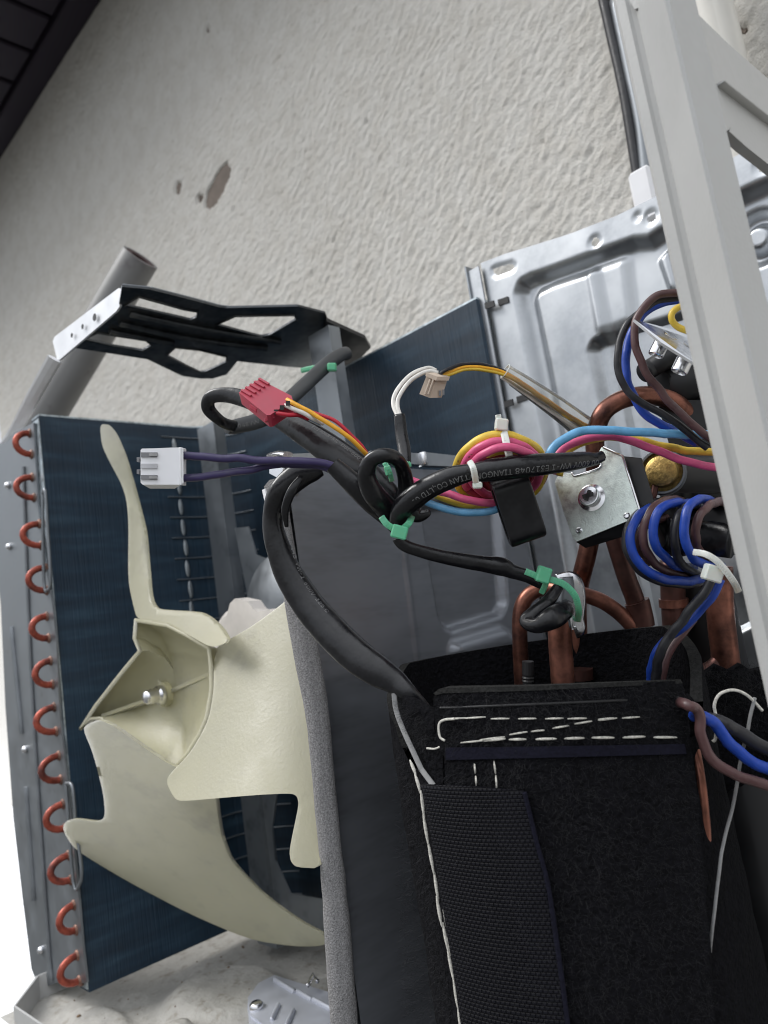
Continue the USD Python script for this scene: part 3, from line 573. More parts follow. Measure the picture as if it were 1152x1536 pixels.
railbead([(1076, 128), (1110, 154), (1152, 186), (1240, 252)], .0016, 'pressed_bead')
c.add('window_return', plate([(1095, 191), (1120, 212), (1152, 240), (1300, 372), (1300, 377), (1152, 246), (1118, 219), (1094, 197)], sp, A3([-.004, 0, 0])), m_paint)
c.add('top_fold', hull([on_y(*q, .2975)+A3([0, dy, 0]) for q in ((944, 0), (950, -20), (975, -20), (972, 4), (952, 14)) for dy in (0, .004)]), m_paint)
c.done()

# ------------------------------------------------------------------ compressor in its felt jacket
JC, JR = A3([-.2640, .3655]), .0860
def cyl_hit(px, py, r=JR, far=False):
    d = ray(px, py); a = d[0]**2+d[1]**2; b_ = -2*(d[0]*JC[0]+d[1]*JC[1]); c_ = JC@JC-r*r; disc = b_*b_-4*a*c_
    t = (-b_+(1 if far else -1)*math.sqrt(max(disc, 0)))/(2*a); return d*t
def rad(p): v = A3([p[0]-JC[0], p[1]-JC[1], 0]); return v/np.linalg.norm(v)
def patch(poly, r0, th, cell=12): return plate(poly, lambda x, y: cyl_hit(x, y, r0+th), lambda q: -rad(q)*th, cell=cell)
j = Thing('compressor_jacket', 'black felt sound jacket with white stitching wrapped round the compressor', 'jacket')
# the wall of the jacket: higher at the back, cut away under the front flap
ths = np.linspace(0, 2*np.pi, 181); zb = -.33
def rimz(th):
    dirn = np.arctan2(-JC[1], -JC[0]); a = np.abs((th-dirn+np.pi) % (2*np.pi)-np.pi)      # 0 towards the camera
    return np.interp(a, [0, .5, .95, 1.15, 1.35, 1.9, 3.2], [-.075, -.075, -.070, -.052, -.040, -.0225, -.0225])
def body(r, inner):
    tt, hh = np.meshgrid(ths, np.linspace(0, 1, 80)); zt = rimz(tt); Z = zb+(zt-zb)*hh
    nz = .0022*(meshkit.fbm(np.stack([np.cos(tt)*9, np.sin(tt)*9, Z*60], -1), 4, 2)-.5)+.004*(meshkit.fbm(np.stack([np.cos(tt)*2, np.sin(tt)*2, Z*10], -1), 2, 6)-.5)
    R = r+nz*(0 if inner else 1); return np.stack([JC[0]+R*np.cos(tt), JC[1]+R*np.sin(tt), Z], -1).reshape(-1, 3)
n1 = len(ths); o, i_ = body(JR, False), body(JR-.006, True); q = (np.arange(79)[:, None]*n1+np.arange(n1-1)[None]).ravel(); N = len(o)
rimf = 79*n1+np.arange(n1-1)
bf = np.vstack([np.stack([q, q+1, q+n1+1], -1), np.stack([q, q+n1+1, q+n1], -1), np.stack([q, q+n1+1, q+1], -1)+N, np.stack([q, q+n1, q+n1+1], -1)+N])
j.add('felt_wall', (np.vstack([o, i_]), bf), m_felt, True)
rimm = np.vstack([o, i_]); rt = ths[:-1]
dirn = np.arctan2(-JC[1], -JC[0]); aa = np.abs((rt-dirn+np.pi) % (2*np.pi)-np.pi); sel = rimf[aa > 1.05]
j.add('rim_edge', (rimm, np.vstack([np.stack([sel, sel+1, sel+1+N], -1), np.stack([sel, sel+1+N, sel+N], -1)])), m_feltedge)
flap = [(649, 1046), (655, 1037), (664, 1034), (800, 1031), (1021, 1021), (1026, 1034), (1034, 1104), (1041, 1142), (1050, 1240), (1064, 1400), (1076, 1560), (700, 1560), (690, 1440), (670, 1250), (667, 1135), (655, 1112)]
def crumple(m, amp=.0012, s=45, seed=1):
    v, f = m; v = v.copy(); nz = meshkit.fbm(v*s, 4, seed)-.5
    for i in range(len(v)): v[i] += rad(v[i])*nz[i]*amp*2
    return v, f
fl = j.add('front_flap', crumple(patch(flap, JR+.001, .006, 7)), m_felt, 50)
ed = [(650, 1040), (658, 1033.5), (664, 1032), (800, 1029), (1021, 1019), (1024, 1025), (800, 1036), (664, 1040), (654, 1043)]
j.add('cut_edge', patch(ed, JR+.0008, .0066, 10), m_feltedge, sub=fl)
j.add('ribbon_band', crumple(patch([(668, 1122), (760, 1121), (1027, 1116), (1030, 1131), (800, 1137), (669, 1140)], JR+.0074, .0008, 10), .0003), m_ribbon, 40, sub=fl)
j.add('crease', sweep(spline([cyl_hit(x, y, JR+.0072) for x, y in ((660, 1062), (760, 1058), (900, 1052), (1018, 1046))]), .0006, sides=6), m_dark, True, sub=fl)
def stitch(x0, y0, x1, y1, r=1.4, ro=JR+.0078, par=fl):
    a, m_, b_ = cyl_hit(x0, y0, ro-.001), cyl_hit((x0+x1)/2, (y0+y1)/2, ro+.0007), cyl_hit(x1, y1, ro-.001)
    s = spline([a, m_, b_], 5); k = np.sin(np.linspace(.25, math.pi-.25, len(s)))
    j.add('stitch', sweep(s, r*.36/F*(.5+.5*k), sides=6), m_thread, True, sub=par)
S8 = lambda x, y: (600+x/2.087, 900+y/2.087)
def dashes(lst, **k):
    for (a, b_, c2, d2) in lst: stitch(*S8(a, b_), *S8(c2, d2), **k)
dashes([(140, 374, 205, 369), (195, 371, 268, 366), (285, 372, 342, 371), (370, 372, 426, 371), (455, 372, 512, 370), (525, 372, 585, 370), (618, 374, 680, 369), (692, 370, 750, 366)])
dashes([(188, 447, 262, 440), (250, 438, 332, 428), (340, 422, 402, 412), (408, 412, 456, 407), (476, 402, 530, 393), (545, 388, 602, 379), (618, 377, 682, 369)])
dashes([(262, 441, 332, 434), (340, 437, 398, 436), (420, 436, 492, 434), (513, 434, 577, 432), (600, 431, 672, 431), (694, 431, 772, 427), (790, 430, 866, 430)], r=1.9)
dashes([(233, 510, 236, 545), (237, 548, 239, 582), (294, 502, 299, 545), (300, 548, 303, 592)], r=1.5)
j.add('loose_thread', sweep(spline([cyl_hit(*S8(a, b_), JR+.009) for a, b_ in ((170, 372), (140, 375), (124, 385), (121, 405), (126, 430), (140, 440))]), .0006, sides=6), m_thread, True, sub=fl)
j.add('loose_thread', sweep(spline([cyl_hit(*S8(a, b_), JR+.004) for a, b_ in ((138, 440), (126, 458), (108, 466), (84, 464))]), .0005, sides=6), m_thread, True, sub=fl)
strap = [(632, 1177), (705, 1180), (784, 1187), (790, 1210), (803, 1265), (820, 1330), (838, 1450), (852, 1560), (694, 1560), (684, 1480), (668, 1390), (652, 1290), (640, 1220)]
sv, sf = crumple(patch(strap, JR+.0085, .0018, 8), .0008, 30, 4)
an = np.unwrap(np.arctan2(sv[:, 1]-JC[1], sv[:, 0]-JC[0])); an = np.where(an < 0, an+2*np.pi, an)
st = np.c_[an*JR-.05*sv[:, 2], sv[:, 2]+.03*an*JR]
j.add('webbing_strap', (sv, sf), m_web, True, uv=st)
j.add('strap_edge', sweep(spline([cyl_hit(x, y, JR+.0095) for x, y in ((786, 1188), (792, 1212), (805, 1266), (822, 1331), (840, 1450), (853, 1550))]), .0012, sides=8), m_ribbon, True)
seam = [(616, 1140), (624, 1160), (631, 1184), (636, 1220), (643, 1262), (651, 1305), (657, 1345), (664, 1385), (672, 1425), (681, 1470), (688, 1510), (694, 1550)]
sq = spline([cyl_hit(x, y, JR+.0068) for x, y in seam], 6)
for a in range(0, len(sq)-6, 6):
    s = sq[a:a+8]+RNG.normal(0, .0003, 3); j.add('stitch', sweep(s, .00075*np.sin(np.linspace(.3, math.pi-.3, len(s)))+.0001, sides=6), m_thread, True)
    if a > 30: s2 = sq[a+3:a+8]+A3([.0012, .0009, 0])+RNG.normal(0, .0003, 3); j.add('stitch', sweep(s2, .0005, sides=6), m_thread, True)
tp = [cyl_hit(x, y, JR+.004) for x, y in ((591, 1040), (593, 1060), (598, 1078), (608, 1102), (620, 1128), (632, 1154), (650, 1178))]
for a, b_ in ((0, 2), (2, 4), (4, 5), (5, 6)):
    j.add('tape_strip', sweep(spline(tp[a:b_+1], 6), .0013, .0004, sides=8, view=True), m_tape)
lf = crumple(patch([(590, 1042), (600, 1040), (628, 1058), (650, 1072), (655, 1108), (664, 1132), (664, 1176), (640, 1176), (618, 1130), (598, 1082)], JR-.004, .005, 6), .004, 60, 3)
j.add('side_flap', lf, m_felt, 60)
j.add('right_fold', crumple(patch([(1030, 1040), (1048, 1060), (1052, 1150), (1072, 1300), (1086, 1560), (1078, 1560), (1060, 1390), (1044, 1190), (1034, 1104)], JR-.006, .005, 10), .002), m_felt, 50)
# loose fibres standing off the felt
fib, fibf, nn = [], [], 0
def fibres(poly, ro, count, L=.004):
    global nn
    g = sg.Polygon(poly); x0, y0, x1, y1 = g.bounds; c_ = 0
    while c_ < count:
        x, y = RNG.uniform(x0, x1), RNG.uniform(y0, y1)
        if not g.contains(sg.Point(x, y)): continue
        c_ += 1; a = cyl_hit(x, y, ro); u = rad(a); d = unit(RNG.normal(0, 1, 3)+u*.35); l = L*RNG.uniform(.4, 1.3); bend_ = RNG.normal(0, .35, 3)*l
        pts = A3([a, a+d*l*.5+bend_*.3, a+d*l+bend_*.2+u*.0006]); s = unit(np.cross(d, u)+1e-6)*.00004
        fib.append(np.vstack([pts+s, pts-s])); fibf.append(A3([[0, 1, 4], [0, 4, 3], [1, 2, 5], [1, 5, 4]])+nn); nn += 6
fibres([(655, 1040), (1022, 1026), (1034, 1110), (668, 1120)], JR+.0072, 2600)
fibres([(790, 1140), (1036, 1136), (1070, 1530), (856, 1530)], JR+.0072, 4200)
fibres([(668, 1140), (790, 1140), (790, 1185), (668, 1178)], JR+.0072, 500)
fibres([(640, 1185), (784, 1192), (846, 1530), (700, 1530)], JR+.0100, 700, .003)
fibres([(594, 1100), (618, 1150), (640, 1260), (680, 1530), (606, 1530)], JR+.0005, 2600)
fibres([(590, 1044), (630, 1064), (655, 1112), (620, 1120)], JR+.001, 900, .006)
j.add('felt_fibres', (np.vstack(fib), np.vstack(fibf)), m_fuzz, kind='stuff')
j.done()
cp = Thing('compressor', 'dark enamelled compressor dome inside the felt jacket', 'compressor')
cp.add('shell', lathe(A3([*JC, -.33]), (0, 0, 1), [(0, 0), (.07, 0), (.07, .20), (.06, .235), (.035, .25), (0, .252)], 48), m_dark, 40)
bp = P(792, 1040, .47)
cp.add('stud', lathe(P(792, 1024, .47), UPV, [(.0032, -.03), (.0032, 0), (.0038, .001), (.0032, .002), (.0038, .003), (.0032, .004), (.0036, .005), (.0036, .013), (0, .0135)], 14), m_dark)
cp.add('accumulator', lathe(P(1080, 1010, .525), UPV*0+A3([0, 0, 1.]), [(0, -.25), (.019, -.25), (.019, .055), (.015, .068), (0, .072)], 32), m_dark, 40)  # added cylinder, put in to darken the area behind the pipes
cp.done()

# ------------------------------------------------------------------ copper pipework
def pipe(name, label, pts, r, d, mat=m_cu, extra=()):
    t = Thing(name, label, 'pipe'); t.add('tube', wire(pts, r, d, n=8, sides=20, kink=False), mat, True)
    for nm, pts2, r2, m2 in extra: t.add(nm, wire(pts2, r2, d, n=4, sides=20, kink=False), m2, 40)
    t.done()
pipe('copper_pipe', 'bright straight copper pipe stub wearing the sensor clip', [(846, 1090), (844, 1021), (840, 960), (840, 925), (845, 900), (850, 880)], 17.5, .445)
pipe('copper_pipe', 'thin copper arch pipe rising left of the clipped stub', [(790, 1090, .50), (783, 1022, .50), (780, 960, .5), (780, 924, .5), (786, 902, .5), (800, 888, .5), (822, 882, .5), (850, 886, .49), (872, 891, .49), (905, 903, .49), (935, 925, .49), (952, 948, .49), (962, 985, .5), (966, 1060, .5)], 11.5, .49)
pipe('copper_pipe', 'long brown copper pipe looping over behind the zinc plate', [(875, 1090, .51), (870, 1020, .51), (867, 950, .51), (867, 890, .51), (884, 815, .5), (892, 740, .5), (893, 690, .49), (893, 655, .485), (903, 622, .48), (925, 603, .48), (955, 594, .48), (985, 595, .485), (1015, 606, .49), (1040, 635, .5), (1052, 680, .5)], 14, .5, m_cu, [('collar', [(869, 1002), (870, 1018)], 20, m_cu_dark)])
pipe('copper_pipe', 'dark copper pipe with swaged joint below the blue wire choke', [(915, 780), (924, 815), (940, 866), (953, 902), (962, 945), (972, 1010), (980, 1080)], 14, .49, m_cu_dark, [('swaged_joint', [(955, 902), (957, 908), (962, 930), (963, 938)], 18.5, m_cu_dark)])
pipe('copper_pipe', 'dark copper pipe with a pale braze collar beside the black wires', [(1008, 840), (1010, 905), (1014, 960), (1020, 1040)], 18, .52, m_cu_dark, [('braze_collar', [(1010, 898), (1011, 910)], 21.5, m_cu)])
pipe('copper_pipe', 'stout copper pipe close to the lower edge of the cabinet post', [(1078, 850), (1080, 915), (1088, 985), (1096, 1060)], 20, .5, m_cu)
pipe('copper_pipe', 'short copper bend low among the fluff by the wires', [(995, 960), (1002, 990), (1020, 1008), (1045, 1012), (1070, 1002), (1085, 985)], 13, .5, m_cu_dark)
pipe('copper_pipe', 'copper pipe showing through the slit at the jacket side', [(1034, 1085, .39), (1043, 1130, .366), (1051, 1180, .359), (1057, 1240, .357), (1060, 1300, .360), (1062, 1380, .372)], 8.5, .36, m_cu)

# sensor clip, brass valve, zinc plate
t = Thing('sensor_clip', 'steel spring clip holding a sensor on the copper stub', 'clip')
cl = [(P(846, 868, .432), 12), (P(852, 890, .430), 16), (P(856, 910, .428), 14)]
t.add('sensor_tube', wire([(848, 866), (850, 884), (846, 912)], 12, .425, sides=18), m_steel, True)
t.add('clip_leaf', sweep(spline([P(x, y, .424) for x, y in ((836, 872), (856, 868), (866, 880), (868, 905), (866, 930), (868, 945), (862, 948))]), .0040, .0006, sides=8), m_chrome, True)
t.add('clip_leaf', sweep(spline([P(x, y, .428) for x, y in ((826, 905), (838, 896), (852, 896), (858, 915), (863, 940))]), .0036, .0006, sides=8), m_steel, True)
t.done()
t = Thing('brass_valve', 'round brass valve cap seated in a grey ring right of the zinc plate', 'valve')
vc = P(993, 708, .44); va = unit(-vc+A3([-.02, -.02, .04])); s = .44/F
t.add('body', cyl(P(1085, 712, .47), vc-va*.012, 30*s, 30*s), m_dark, 40)
t.add('ring', lathe(vc, va, [(20*s, -.012), (34*s, -.012), (35*s, 0), (33*s, .003), (30*s, .003), (29*s, -.004)], 40), m_steel, 40)
t.add('seat', lathe(vc, va, [(29*s, -.005), (29*s, -.001), (22*s, 0), (20*s, -.004)], 40), m_brass, 40)
t.add('cap', lathe(vc, va, [(24*s, -.006), (24*s, .004), (22*s, .008), (16*s, .0095), (0, .010)], 40), m_brass, 30)
t.add('stem', wire([(984, 726), (981, 742), (978, 760)], 5, .437), m_cu_dark, True)
t.done()
t = Thing('zinc_plate', 'zinc plated cover plate with cross-head screw under the printed sleeve', 'plate')
p0 = P(895, 745, .425); pn = unit(-p0+A3([-.10, -.06, .12])); pm = lambda x, y: on_plane(x, y, p0, pn)
outl = [(832, 724), (838, 711), (858, 709), (862, 715), (899, 703), (902, 697), (898, 679), (902, 671), (908, 671), (934, 684), (961, 768), (959, 774), (866, 812), (860, 808), (846, 770)]
pl = t.add('face', plate(outl, pm, -pn*.0016), m_zinc)
t.add('notch_edge', sweep(spline([pm(*q)+pn*.0004 for q in ((858, 709), (862, 714), (880, 709), (899, 702), (902, 694))], 4), .0006, sides=6), m_chrome, True, sub=pl)
t.add('side_flange', plate([(934, 684), (962, 687), (985, 768), (961, 770)], lambda x, y: on_plane(x, y, p0-pn*.004, pn), -pn*.0016), m_dark)  # black colour paints the shaded gap between plate and valve
t.add('lower_flange', hull([pm(862, 812)-pn*.002, pm(958, 775)-pn*.002, pm(870, 818)-pn*.010, pm(935, 798)-pn*.010, pm(862, 812)-pn*.010, pm(958, 775)-pn*.010]), m_dark)
t.add('coil_body', hull([pm(*q)-pn*z for q in ((845, 735), (925, 700), (950, 765), (872, 800)) for z in (.003, .03)]), m_dark)
t.add('edge_bead', sweep([pm(*q)+pn*.0003 for q in ((905, 671), (934, 684), (948, 728), (961, 769))], .0007, sides=6), m_chrome, True, sub=pl)
sc = pm(888, 747); ss = .42/F
hd = t.add('screw', lathe(sc, pn, [(21*ss, 0), (21*ss, .0012), (15.5*ss, .0016), (15.5*ss, .0060), (14.6*ss, .0066), (13*ss, .0068), (0, .0068)], 6*6), m_chrome, 30)
u_ = unit(np.cross(pn, UPV)); v_ = np.cross(pn, u_)
for a, b_ in ((u_, v_), (v_, u_)):
    t.add('cross_slot', obox(sc+pn*.0067, (a*.9+b_*.25)*9*ss, (b_*.9-a*.25)*3.2*ss, pn*.0007), m_dark, sub=hd)
for q in ((941, 774), (869, 796)): t.add('rivet', lathe(pm(*q), pn, [(5*ss, 0), (5*ss, .001), (3.2*ss, .0016), (2.4*ss, .0009), (0, .0009)], 16), m_chrome, 30, sub=pl)
t.done()

# ------------------------------------------------------------------ heavy wires, loops and choke at the right
def strand(name, label, pts, r, d, mat, cat_='wire', group=None, **k):
    t = Thing(name, label, cat_, group); t.add('strand', wire(pts, r, d, **k), mat, True); t.done()
strand('black_wire', 'black wire arching left of the bracket with two studs', [(1020, 446, .40), (985, 452, .40), (956, 472, .40), (939, 490, .40), (929, 518, .4), (927, 551, .4), (935, 577, .4), (952, 597, .4), (979, 612, .4), (1005, 628, .4), (1030, 646, .4), (1060, 672, .4)], 5.6, .40, m_blk)
strand('blue_wire', 'dark blue wire following the black arch left of the stud bracket', [(1030, 446, .41), (1014, 450, .41), (992, 455, .41), (972, 467, .41), (952, 490, .41), (941, 518, .41), (938, 551, .41), (944, 580, .41), (961, 612, .41), (983, 632, .41), (1010, 646, .41), (1045, 664, .41)], 6.5, .41, m_blue)
strand('brown_wire', 'brown wire crossing over the blue arch at the stud bracket', [(1024, 440, .395), (1008, 440, .395), (987, 444, .395), (968, 459, .395), (955, 480, .395), (951, 503, .395), (957, 529, .395), (970, 560, .395), (992, 588, .395), (1018, 617, .395), (1050, 645, .395), (1080, 668, .4)], 6, .395, m_brown)
strand('yellow_wire', 'short yellow wire loop peeking out above the stud bracket', [(1030, 459), (1018, 461), (1008, 470), (1009, 481), (1018, 491), (1032, 497)], 5, .39, m_yel)
t = Thing('stud_bracket', 'small thin steel bracket carrying two bright round studs', 'bracket')
q0 = P(990, 500, .385); qn = unit(np.cross(P(1030, 545, .37)-P(949, 483, .385), P(1035, 508, .42)-P(949, 483, .385)))
qn = qn if qn @ UPV > 0 else -qn
bq = [P(949, 482, .385), P(990, 517, .378), P(1040, 548, .37), P(1060, 520, .41), P(1010, 498, .41)]
t.add('leaf', hull([a+qn*z for a in bq for z in (0, .0012)]), m_chrome)
for a, rr in ((P(992, 515, .384), 12), (P(1027, 540, .38), 12.5)):
    dv = unit(-UPV*.9-RIGHT*.42); t.add('stud', lathe(a, dv, [(rr*.38/F, 0), (rr*.38/F, .0058), (rr*.36/F, .0066), (rr*.3/F, .0068), (rr*.26/F, .005), (0, .005)], 28), m_chrome, 30)
for a in (P(1003, 507, .392), P(1032, 524, .392)): t.add('pressed_ring', lathe(a+qn*.0013, qn, [(.0045, 0), (.0040, .0007), (.0030, .0004), (0, .0003)], 24), m_chrome, True)
t.done()
t = Thing('reversing_valve', 'dark brown valve body hidden behind the looped wires', 'valve')
t.add('body', wire([(1000, 575, .5), (1040, 575, .5), (1110, 580, .5)], 32, .5, sides=24), m_dark, True)
t.add('end_cap', wire([(965, 560, .49), (985, 548, .49), (1012, 535, .49), (1040, 520, .5)], 15, .49, sides=18), m_rubber, True)
t.add('lower_body', hull([P(x, y, d) for x, y in ((985, 600), (1080, 600), (1080, 690), (1010, 690)) for d in (.49, .53)]), m_dark)
t.add('manifold', wire([(1000, 735), (1060, 728), (1120, 722)], 28, .49, sides=24), m_dark, True)
t.done()
L4 = lambda *q: [(760+x/2.94, 560+y/2.94) for x, y in q]
strand('light_blue_wire', 'light blue wire bowing over the zinc plate towards the post', L4((170, 420), (190, 350), (250, 290), (340, 255), (500, 254), (700, 270), (860, 270), (960, 262)), 6.6, .405, m_sky)
strand('pink_wire', 'pink wire sagging below the light blue one towards the post', L4((200, 440), (228, 355), (300, 305), (420, 275), (520, 290), (640, 330), (760, 378), (890, 410), (990, 425)), 6.2, .412, m_pink)
strand('yellow_wire', 'yellow wire between pink and light blue wires at the post', L4((230, 450), (262, 352), (330, 306), (420, 284), (500, 283), (600, 300), (700, 325), (790, 340), (870, 345), (960, 345)), 6.0, .418, m_yel)
# choke
k = Thing('wire_choke', 'blue, brown and black wires wound round a black choke core', 'choke')
k.add('core', wire([(985, 798, .44), (1020, 796, .435), (1060, 795, .43), (1110, 800, .42)], 36, .43, sides=28), m_rubber, True)
k.add('core_tape', wire([(1000, 802, .423), (1052, 806, .413), (1100, 812, .40)], 26, .43, flat=.4, view=True, sides=20), m_sleeve, True)
V7 = lambda *q: [(880+x/4.235, 640+y/4.235) for x, y in q]
def turn(pts, mat, d, r=6.6, dz=.05):
    q = V7(*pts); n = len(q); c_ = []
    for i, (x, y) in enumerate(q): s = math.sin(math.pi*i/(n-1)); c_.append((x, y, d+dz*(1-s)**1.3))
    k.add('turn', wire(c_, r, d, sides=14), mat, True)
turn([(470, 470), (400, 500), (318, 560), (255, 670), (262, 800), (340, 920), (480, 985), (640, 1000), (760, 985)], m_blk, .400, 6.2, .045)
turn([(500, 480), (430, 505), (335, 560), (278, 670), (290, 800), (368, 905), (500, 968), (640, 980), (760, 960)], m_blue, .396, 7, .045)
turn([(600, 470), (540, 462), (470, 480), (400, 545), (362, 640), (370, 760), (430, 860), (560, 935), (720, 950)], m_brown, .393, 6.4)
turn([(560, 560), (440, 600), (345, 660), (330, 760), (400, 860)], m_brown, .412, 5.8, .03)
turn([(690, 500), (620, 484), (540, 484), (465, 530), (424, 640), (440, 750), (500, 840), (590, 890), (680, 900)], m_blue, .388, 7)
turn([(720, 500), (650, 500), (590, 555), (558, 660), (568, 780), (612, 880), (700, 940)], m_blk, .388, 6.4)
turn([(820, 490), (770, 466), (700, 466), (645, 525), (622, 650), (640, 770), (690, 850), (770, 880), (850, 880)], m_blue, .381, 7)
turn([(890, 480), (830, 478), (760, 515), (705, 590), (690, 690), (715, 790), (790, 850)], m_brown, .384, 6.6)
k.done()
strand('black_wire', 'black wire dropping from the choke tie into the felt jacket', [(1072, 862, .385), (1060, 885, .385), (1040, 910, .388), (1021, 935, .392), (1003, 957, .396), (990, 983, .40), (984, 1015, .41), (984, 1060, .42)], 7.2, .39, m_blk)
strand('blue_wire', 'blue wire dropping behind the black one into the jacket', [(1080, 868, .39), (1068, 895, .39), (1048, 920, .395), (1020, 944, .40), (994, 965, .405), (980, 992, .41), (976, 1018, .42), (978, 1060, .43)], 6.2, .40, m_blue)
strand('brown_wire', 'dim brown wire right of the black wire entering the jacket', [(1040, 930), (1012, 965), (1001, 985), (994, 1015), (992, 1060)], 6, .42, m_brown)
Q8 = lambda *q: [(960+x/3.49, 860+y/3.49) for x, y in q]
strand('brown_wire', 'brown wire curling out of the jacket side at the lower right', [(1015, 1052, .365)]+[(*q, .345) for q in Q8((240, 685), (290, 712), (318, 770), (322, 850), (350, 930), (440, 1020), (560, 1078), (680, 1118), (860, 1170))], 8, .345, m_brown)
strand('blue_wire', 'bright blue wire beside the brown one at the lower right edge', [(1035, 1072, .375)]+[(*q, .35) for q in Q8((335, 758), (400, 805), (480, 895), (570, 972), (680, 1030), (860, 1110))], 9, .35, m_blue)
strand('black_wire', 'thick black wire above the blue one at the lower right edge', [(1052, 1080, .38)]+[(*q, .355) for q in Q8((400, 768), (500, 818), (600, 885), (690, 930), (860, 1000))], 10.5, .355, m_blk)
strand('white_drawstring', 'thin white cord looping out beside the post foot', [*Q8((380, 880), (395, 860), (398, 760), (391, 690), (418, 632), (480, 611), (540, 627), (590, 665), (640, 720))], 2.3, .36, m_thread, 'cord')
strand('grey_drawstring', 'thin grey cord hanging down the dark gap at lower right', [*Q8((600, 650), (582, 730), (555, 860), (520, 1020), (490, 1200)), (1086, 1261, .35), (1079, 1305, .345), (1068, 1398, .34), (1064, 1440, .345)], 2.6, .36, m_tape, 'cord')
t = Thing('side_felt', 'ragged dark felt lining filling the gap right of the compressor jacket', 'felt')
def sfp(x, y):
    q = P(x, y, .478+.00012*(y-1000)); return q-FWD*.012*(meshkit.fbm(A3([[x*.03, y*.03, 1.]]), 3, 5)[0]-.5)
g0 = [(1002, 1024), (1018, 1014), (1034, 1020), (1046, 1004), (1062, 1010), (1078, 998), (1096, 1006), (1112, 996), (1130, 1008), (1160, 1000), (1220, 1060), (1220, 1580), (1040, 1580), (1020, 1200)]
sheet_ = plate(g0, sfp, FWD*.005, cell=12); t.add('sheet', sheet_, m_felt, True)
fv, ff_, nn2 = [], [], 0
for _ in range(1400):
    x = RNG.uniform(1008, 1150); y = 1006+abs(RNG.normal(0, 40)); a = sfp(x, y)-FWD*.001; d = unit(RNG.normal(0, 1, 3)+UPV*.6-FWD*.3); l = RNG.uniform(.003, .010); w_ = unit(np.cross(d, FWD))*.00005; bd_ = RNG.normal(0, .25, 3)*l
    q = A3([a, a+d*l*.5+bd_, a+d*l+bd_*.5]); fv.append(np.vstack([q+w_, q-w_])); ff_.append(A3([[0, 1, 4], [0, 4, 3], [1, 2, 5], [1, 5, 4]])+nn2); nn2 += 6
t.add('felt_fibres', (np.vstack(fv), np.vstack(ff_)), m_fuzz, kind='stuff')
t.done()

# ------------------------------------------------------------------ low-voltage harness in the middle
def sleeve(name, label, pts, d, flat=.75, rough=.05, sides=24, mat=m_sleeve, cat_='sleeve', seed=0, n=9, text=None):
    t = Thing(name, label, cat_); t.add('sleeve', wire(pts, 10, d, flat=flat, rough=rough, sides=sides, view=True, seed=seed, n=n), mat, True)
    if text: text(t)
    t.done()
def curve(pts, d, n=9): return spline([P(p[0], p[1], (p[2] if len(p) > 2 and p[2] else d)) for p in pts], n)
# big flat sleeve hanging in an S down to the jacket
s1 = [(482, 701, .43, 13), (470, 705, .43, 17), (447, 714, .43, 20), (421, 738, .43, 19), (409, 770, .432, 15), (414, 812, .432, 18), (434, 862, .43, 21), (467, 913, .425, 24), (511, 962, .415, 26), (556, 1000, .405, 25), (592, 1022, .40, 19), (618, 1044, .395, 12), (655, 1084, .40, 9)]
def s1x(t):
    t.add('fold', wire([(452, 716, .416, 5), (438, 736, .414, 7), (428, 764, .416, 6), (430, 790, .42, 3)], 6, .418, flat=.5, view=True), m_sleeve, True)
    cv = curve([(425, 800, .418), (447, 868, .412), (482, 918, .405), (530, 968, .395)], .41); t.add('print', strip_text('E317048  VW-1  600V  125 C', cv, .0035, .0026, ofs=.003), m_print)
sleeve('black_sleeve', 'wide glossy black cable sleeve hanging in a curve from partition to jacket', s1, .43, .62, .07, 28, seed=3, text=s1x)
# grey cable tied to the bracket, its end inside the folded flat sleeve
def s4x(t): t.add('print', strip_text('E317048 VW-1', curve([(340, 640, .51), (372, 636, .51), (400, 624, .515), (452, 582, .55), (480, 556, .57)], .5), .0046, .0024), m_print)
sleeve('grey_cable', 'dark grey motor cable passing behind the red connector from the bracket', [(520, 530, .66, 10), (510, 533, .65, 10.5), (490, 547, .63, 11), (460, 575, .60, 11), (430, 602, .56, 11.5), (395, 628, .53, 12), (352, 640, .515, 11), (340, 642, .51, 9)], .55, .9, .03, 18, m_cable, 'cable', 5, text=s4x)
s3 = [(352, 640, .50, 9), (332, 632, .49, 8), (313, 613, .485, 10), (317, 596, .48, 10), (345, 593, .475, 12), (385, 606, .465, 13), (428, 632, .455, 16), (468, 656, .445, 21), (508, 684, .436, 24), (548, 714, .43, 24), (582, 744, .428, 20), (592, 765, .43, 14)]
def s3x(t): t.add('print', strip_text('E317048-ML-DSI-600', curve([(470, 648, .437), (508, 672, .428), (540, 698, .423), (566, 724, .42)], .43), .0045, .0022, ofs=.0028), m_print)
sleeve('black_sleeve', 'folded black sleeve running under the red connector to the knot', s3, .45, .55, .05, 28, seed=8, text=s3x)
s2 = [(499, 697, .412, 13), (512, 709, .412, 14.5), (535, 730, .412, 17), (560, 752, .415, 19), (585, 775, .42, 17), (596, 792, .42, 12)]
t = Thing('black_sleeve', 'short black sleeve whose open mouth swallows the two purple wires', 'sleeve')
t.add('sleeve', wire(s2, 12, .41, flat=.75, view=True, caps=False, sides=24), m_sleeve, True)
t.add('inner_wall', wire([(a, b_, d, r-1.6) for a, b_, d, r in s2[:4]], 12, .41, flat=.72, view=True, sides=24), m_dark, True); t.done()
lp = [(604, 792, .418, 12), (585, 768, .41, 17), (562, 742, .40, 17), (550, 714, .394, 14), (556, 692, .39, 12), (574, 683, .388, 11), (594, 688, .392, 11), (605, 706, .40, 11), (610, 735, .408, 13), (606, 765, .412, 16), (598, 788, .415, 14)]
sleeve('black_sleeve', 'black sleeve doubled into a tight loop above the green tie', lp, .40, .8, .06, 24, seed=11)
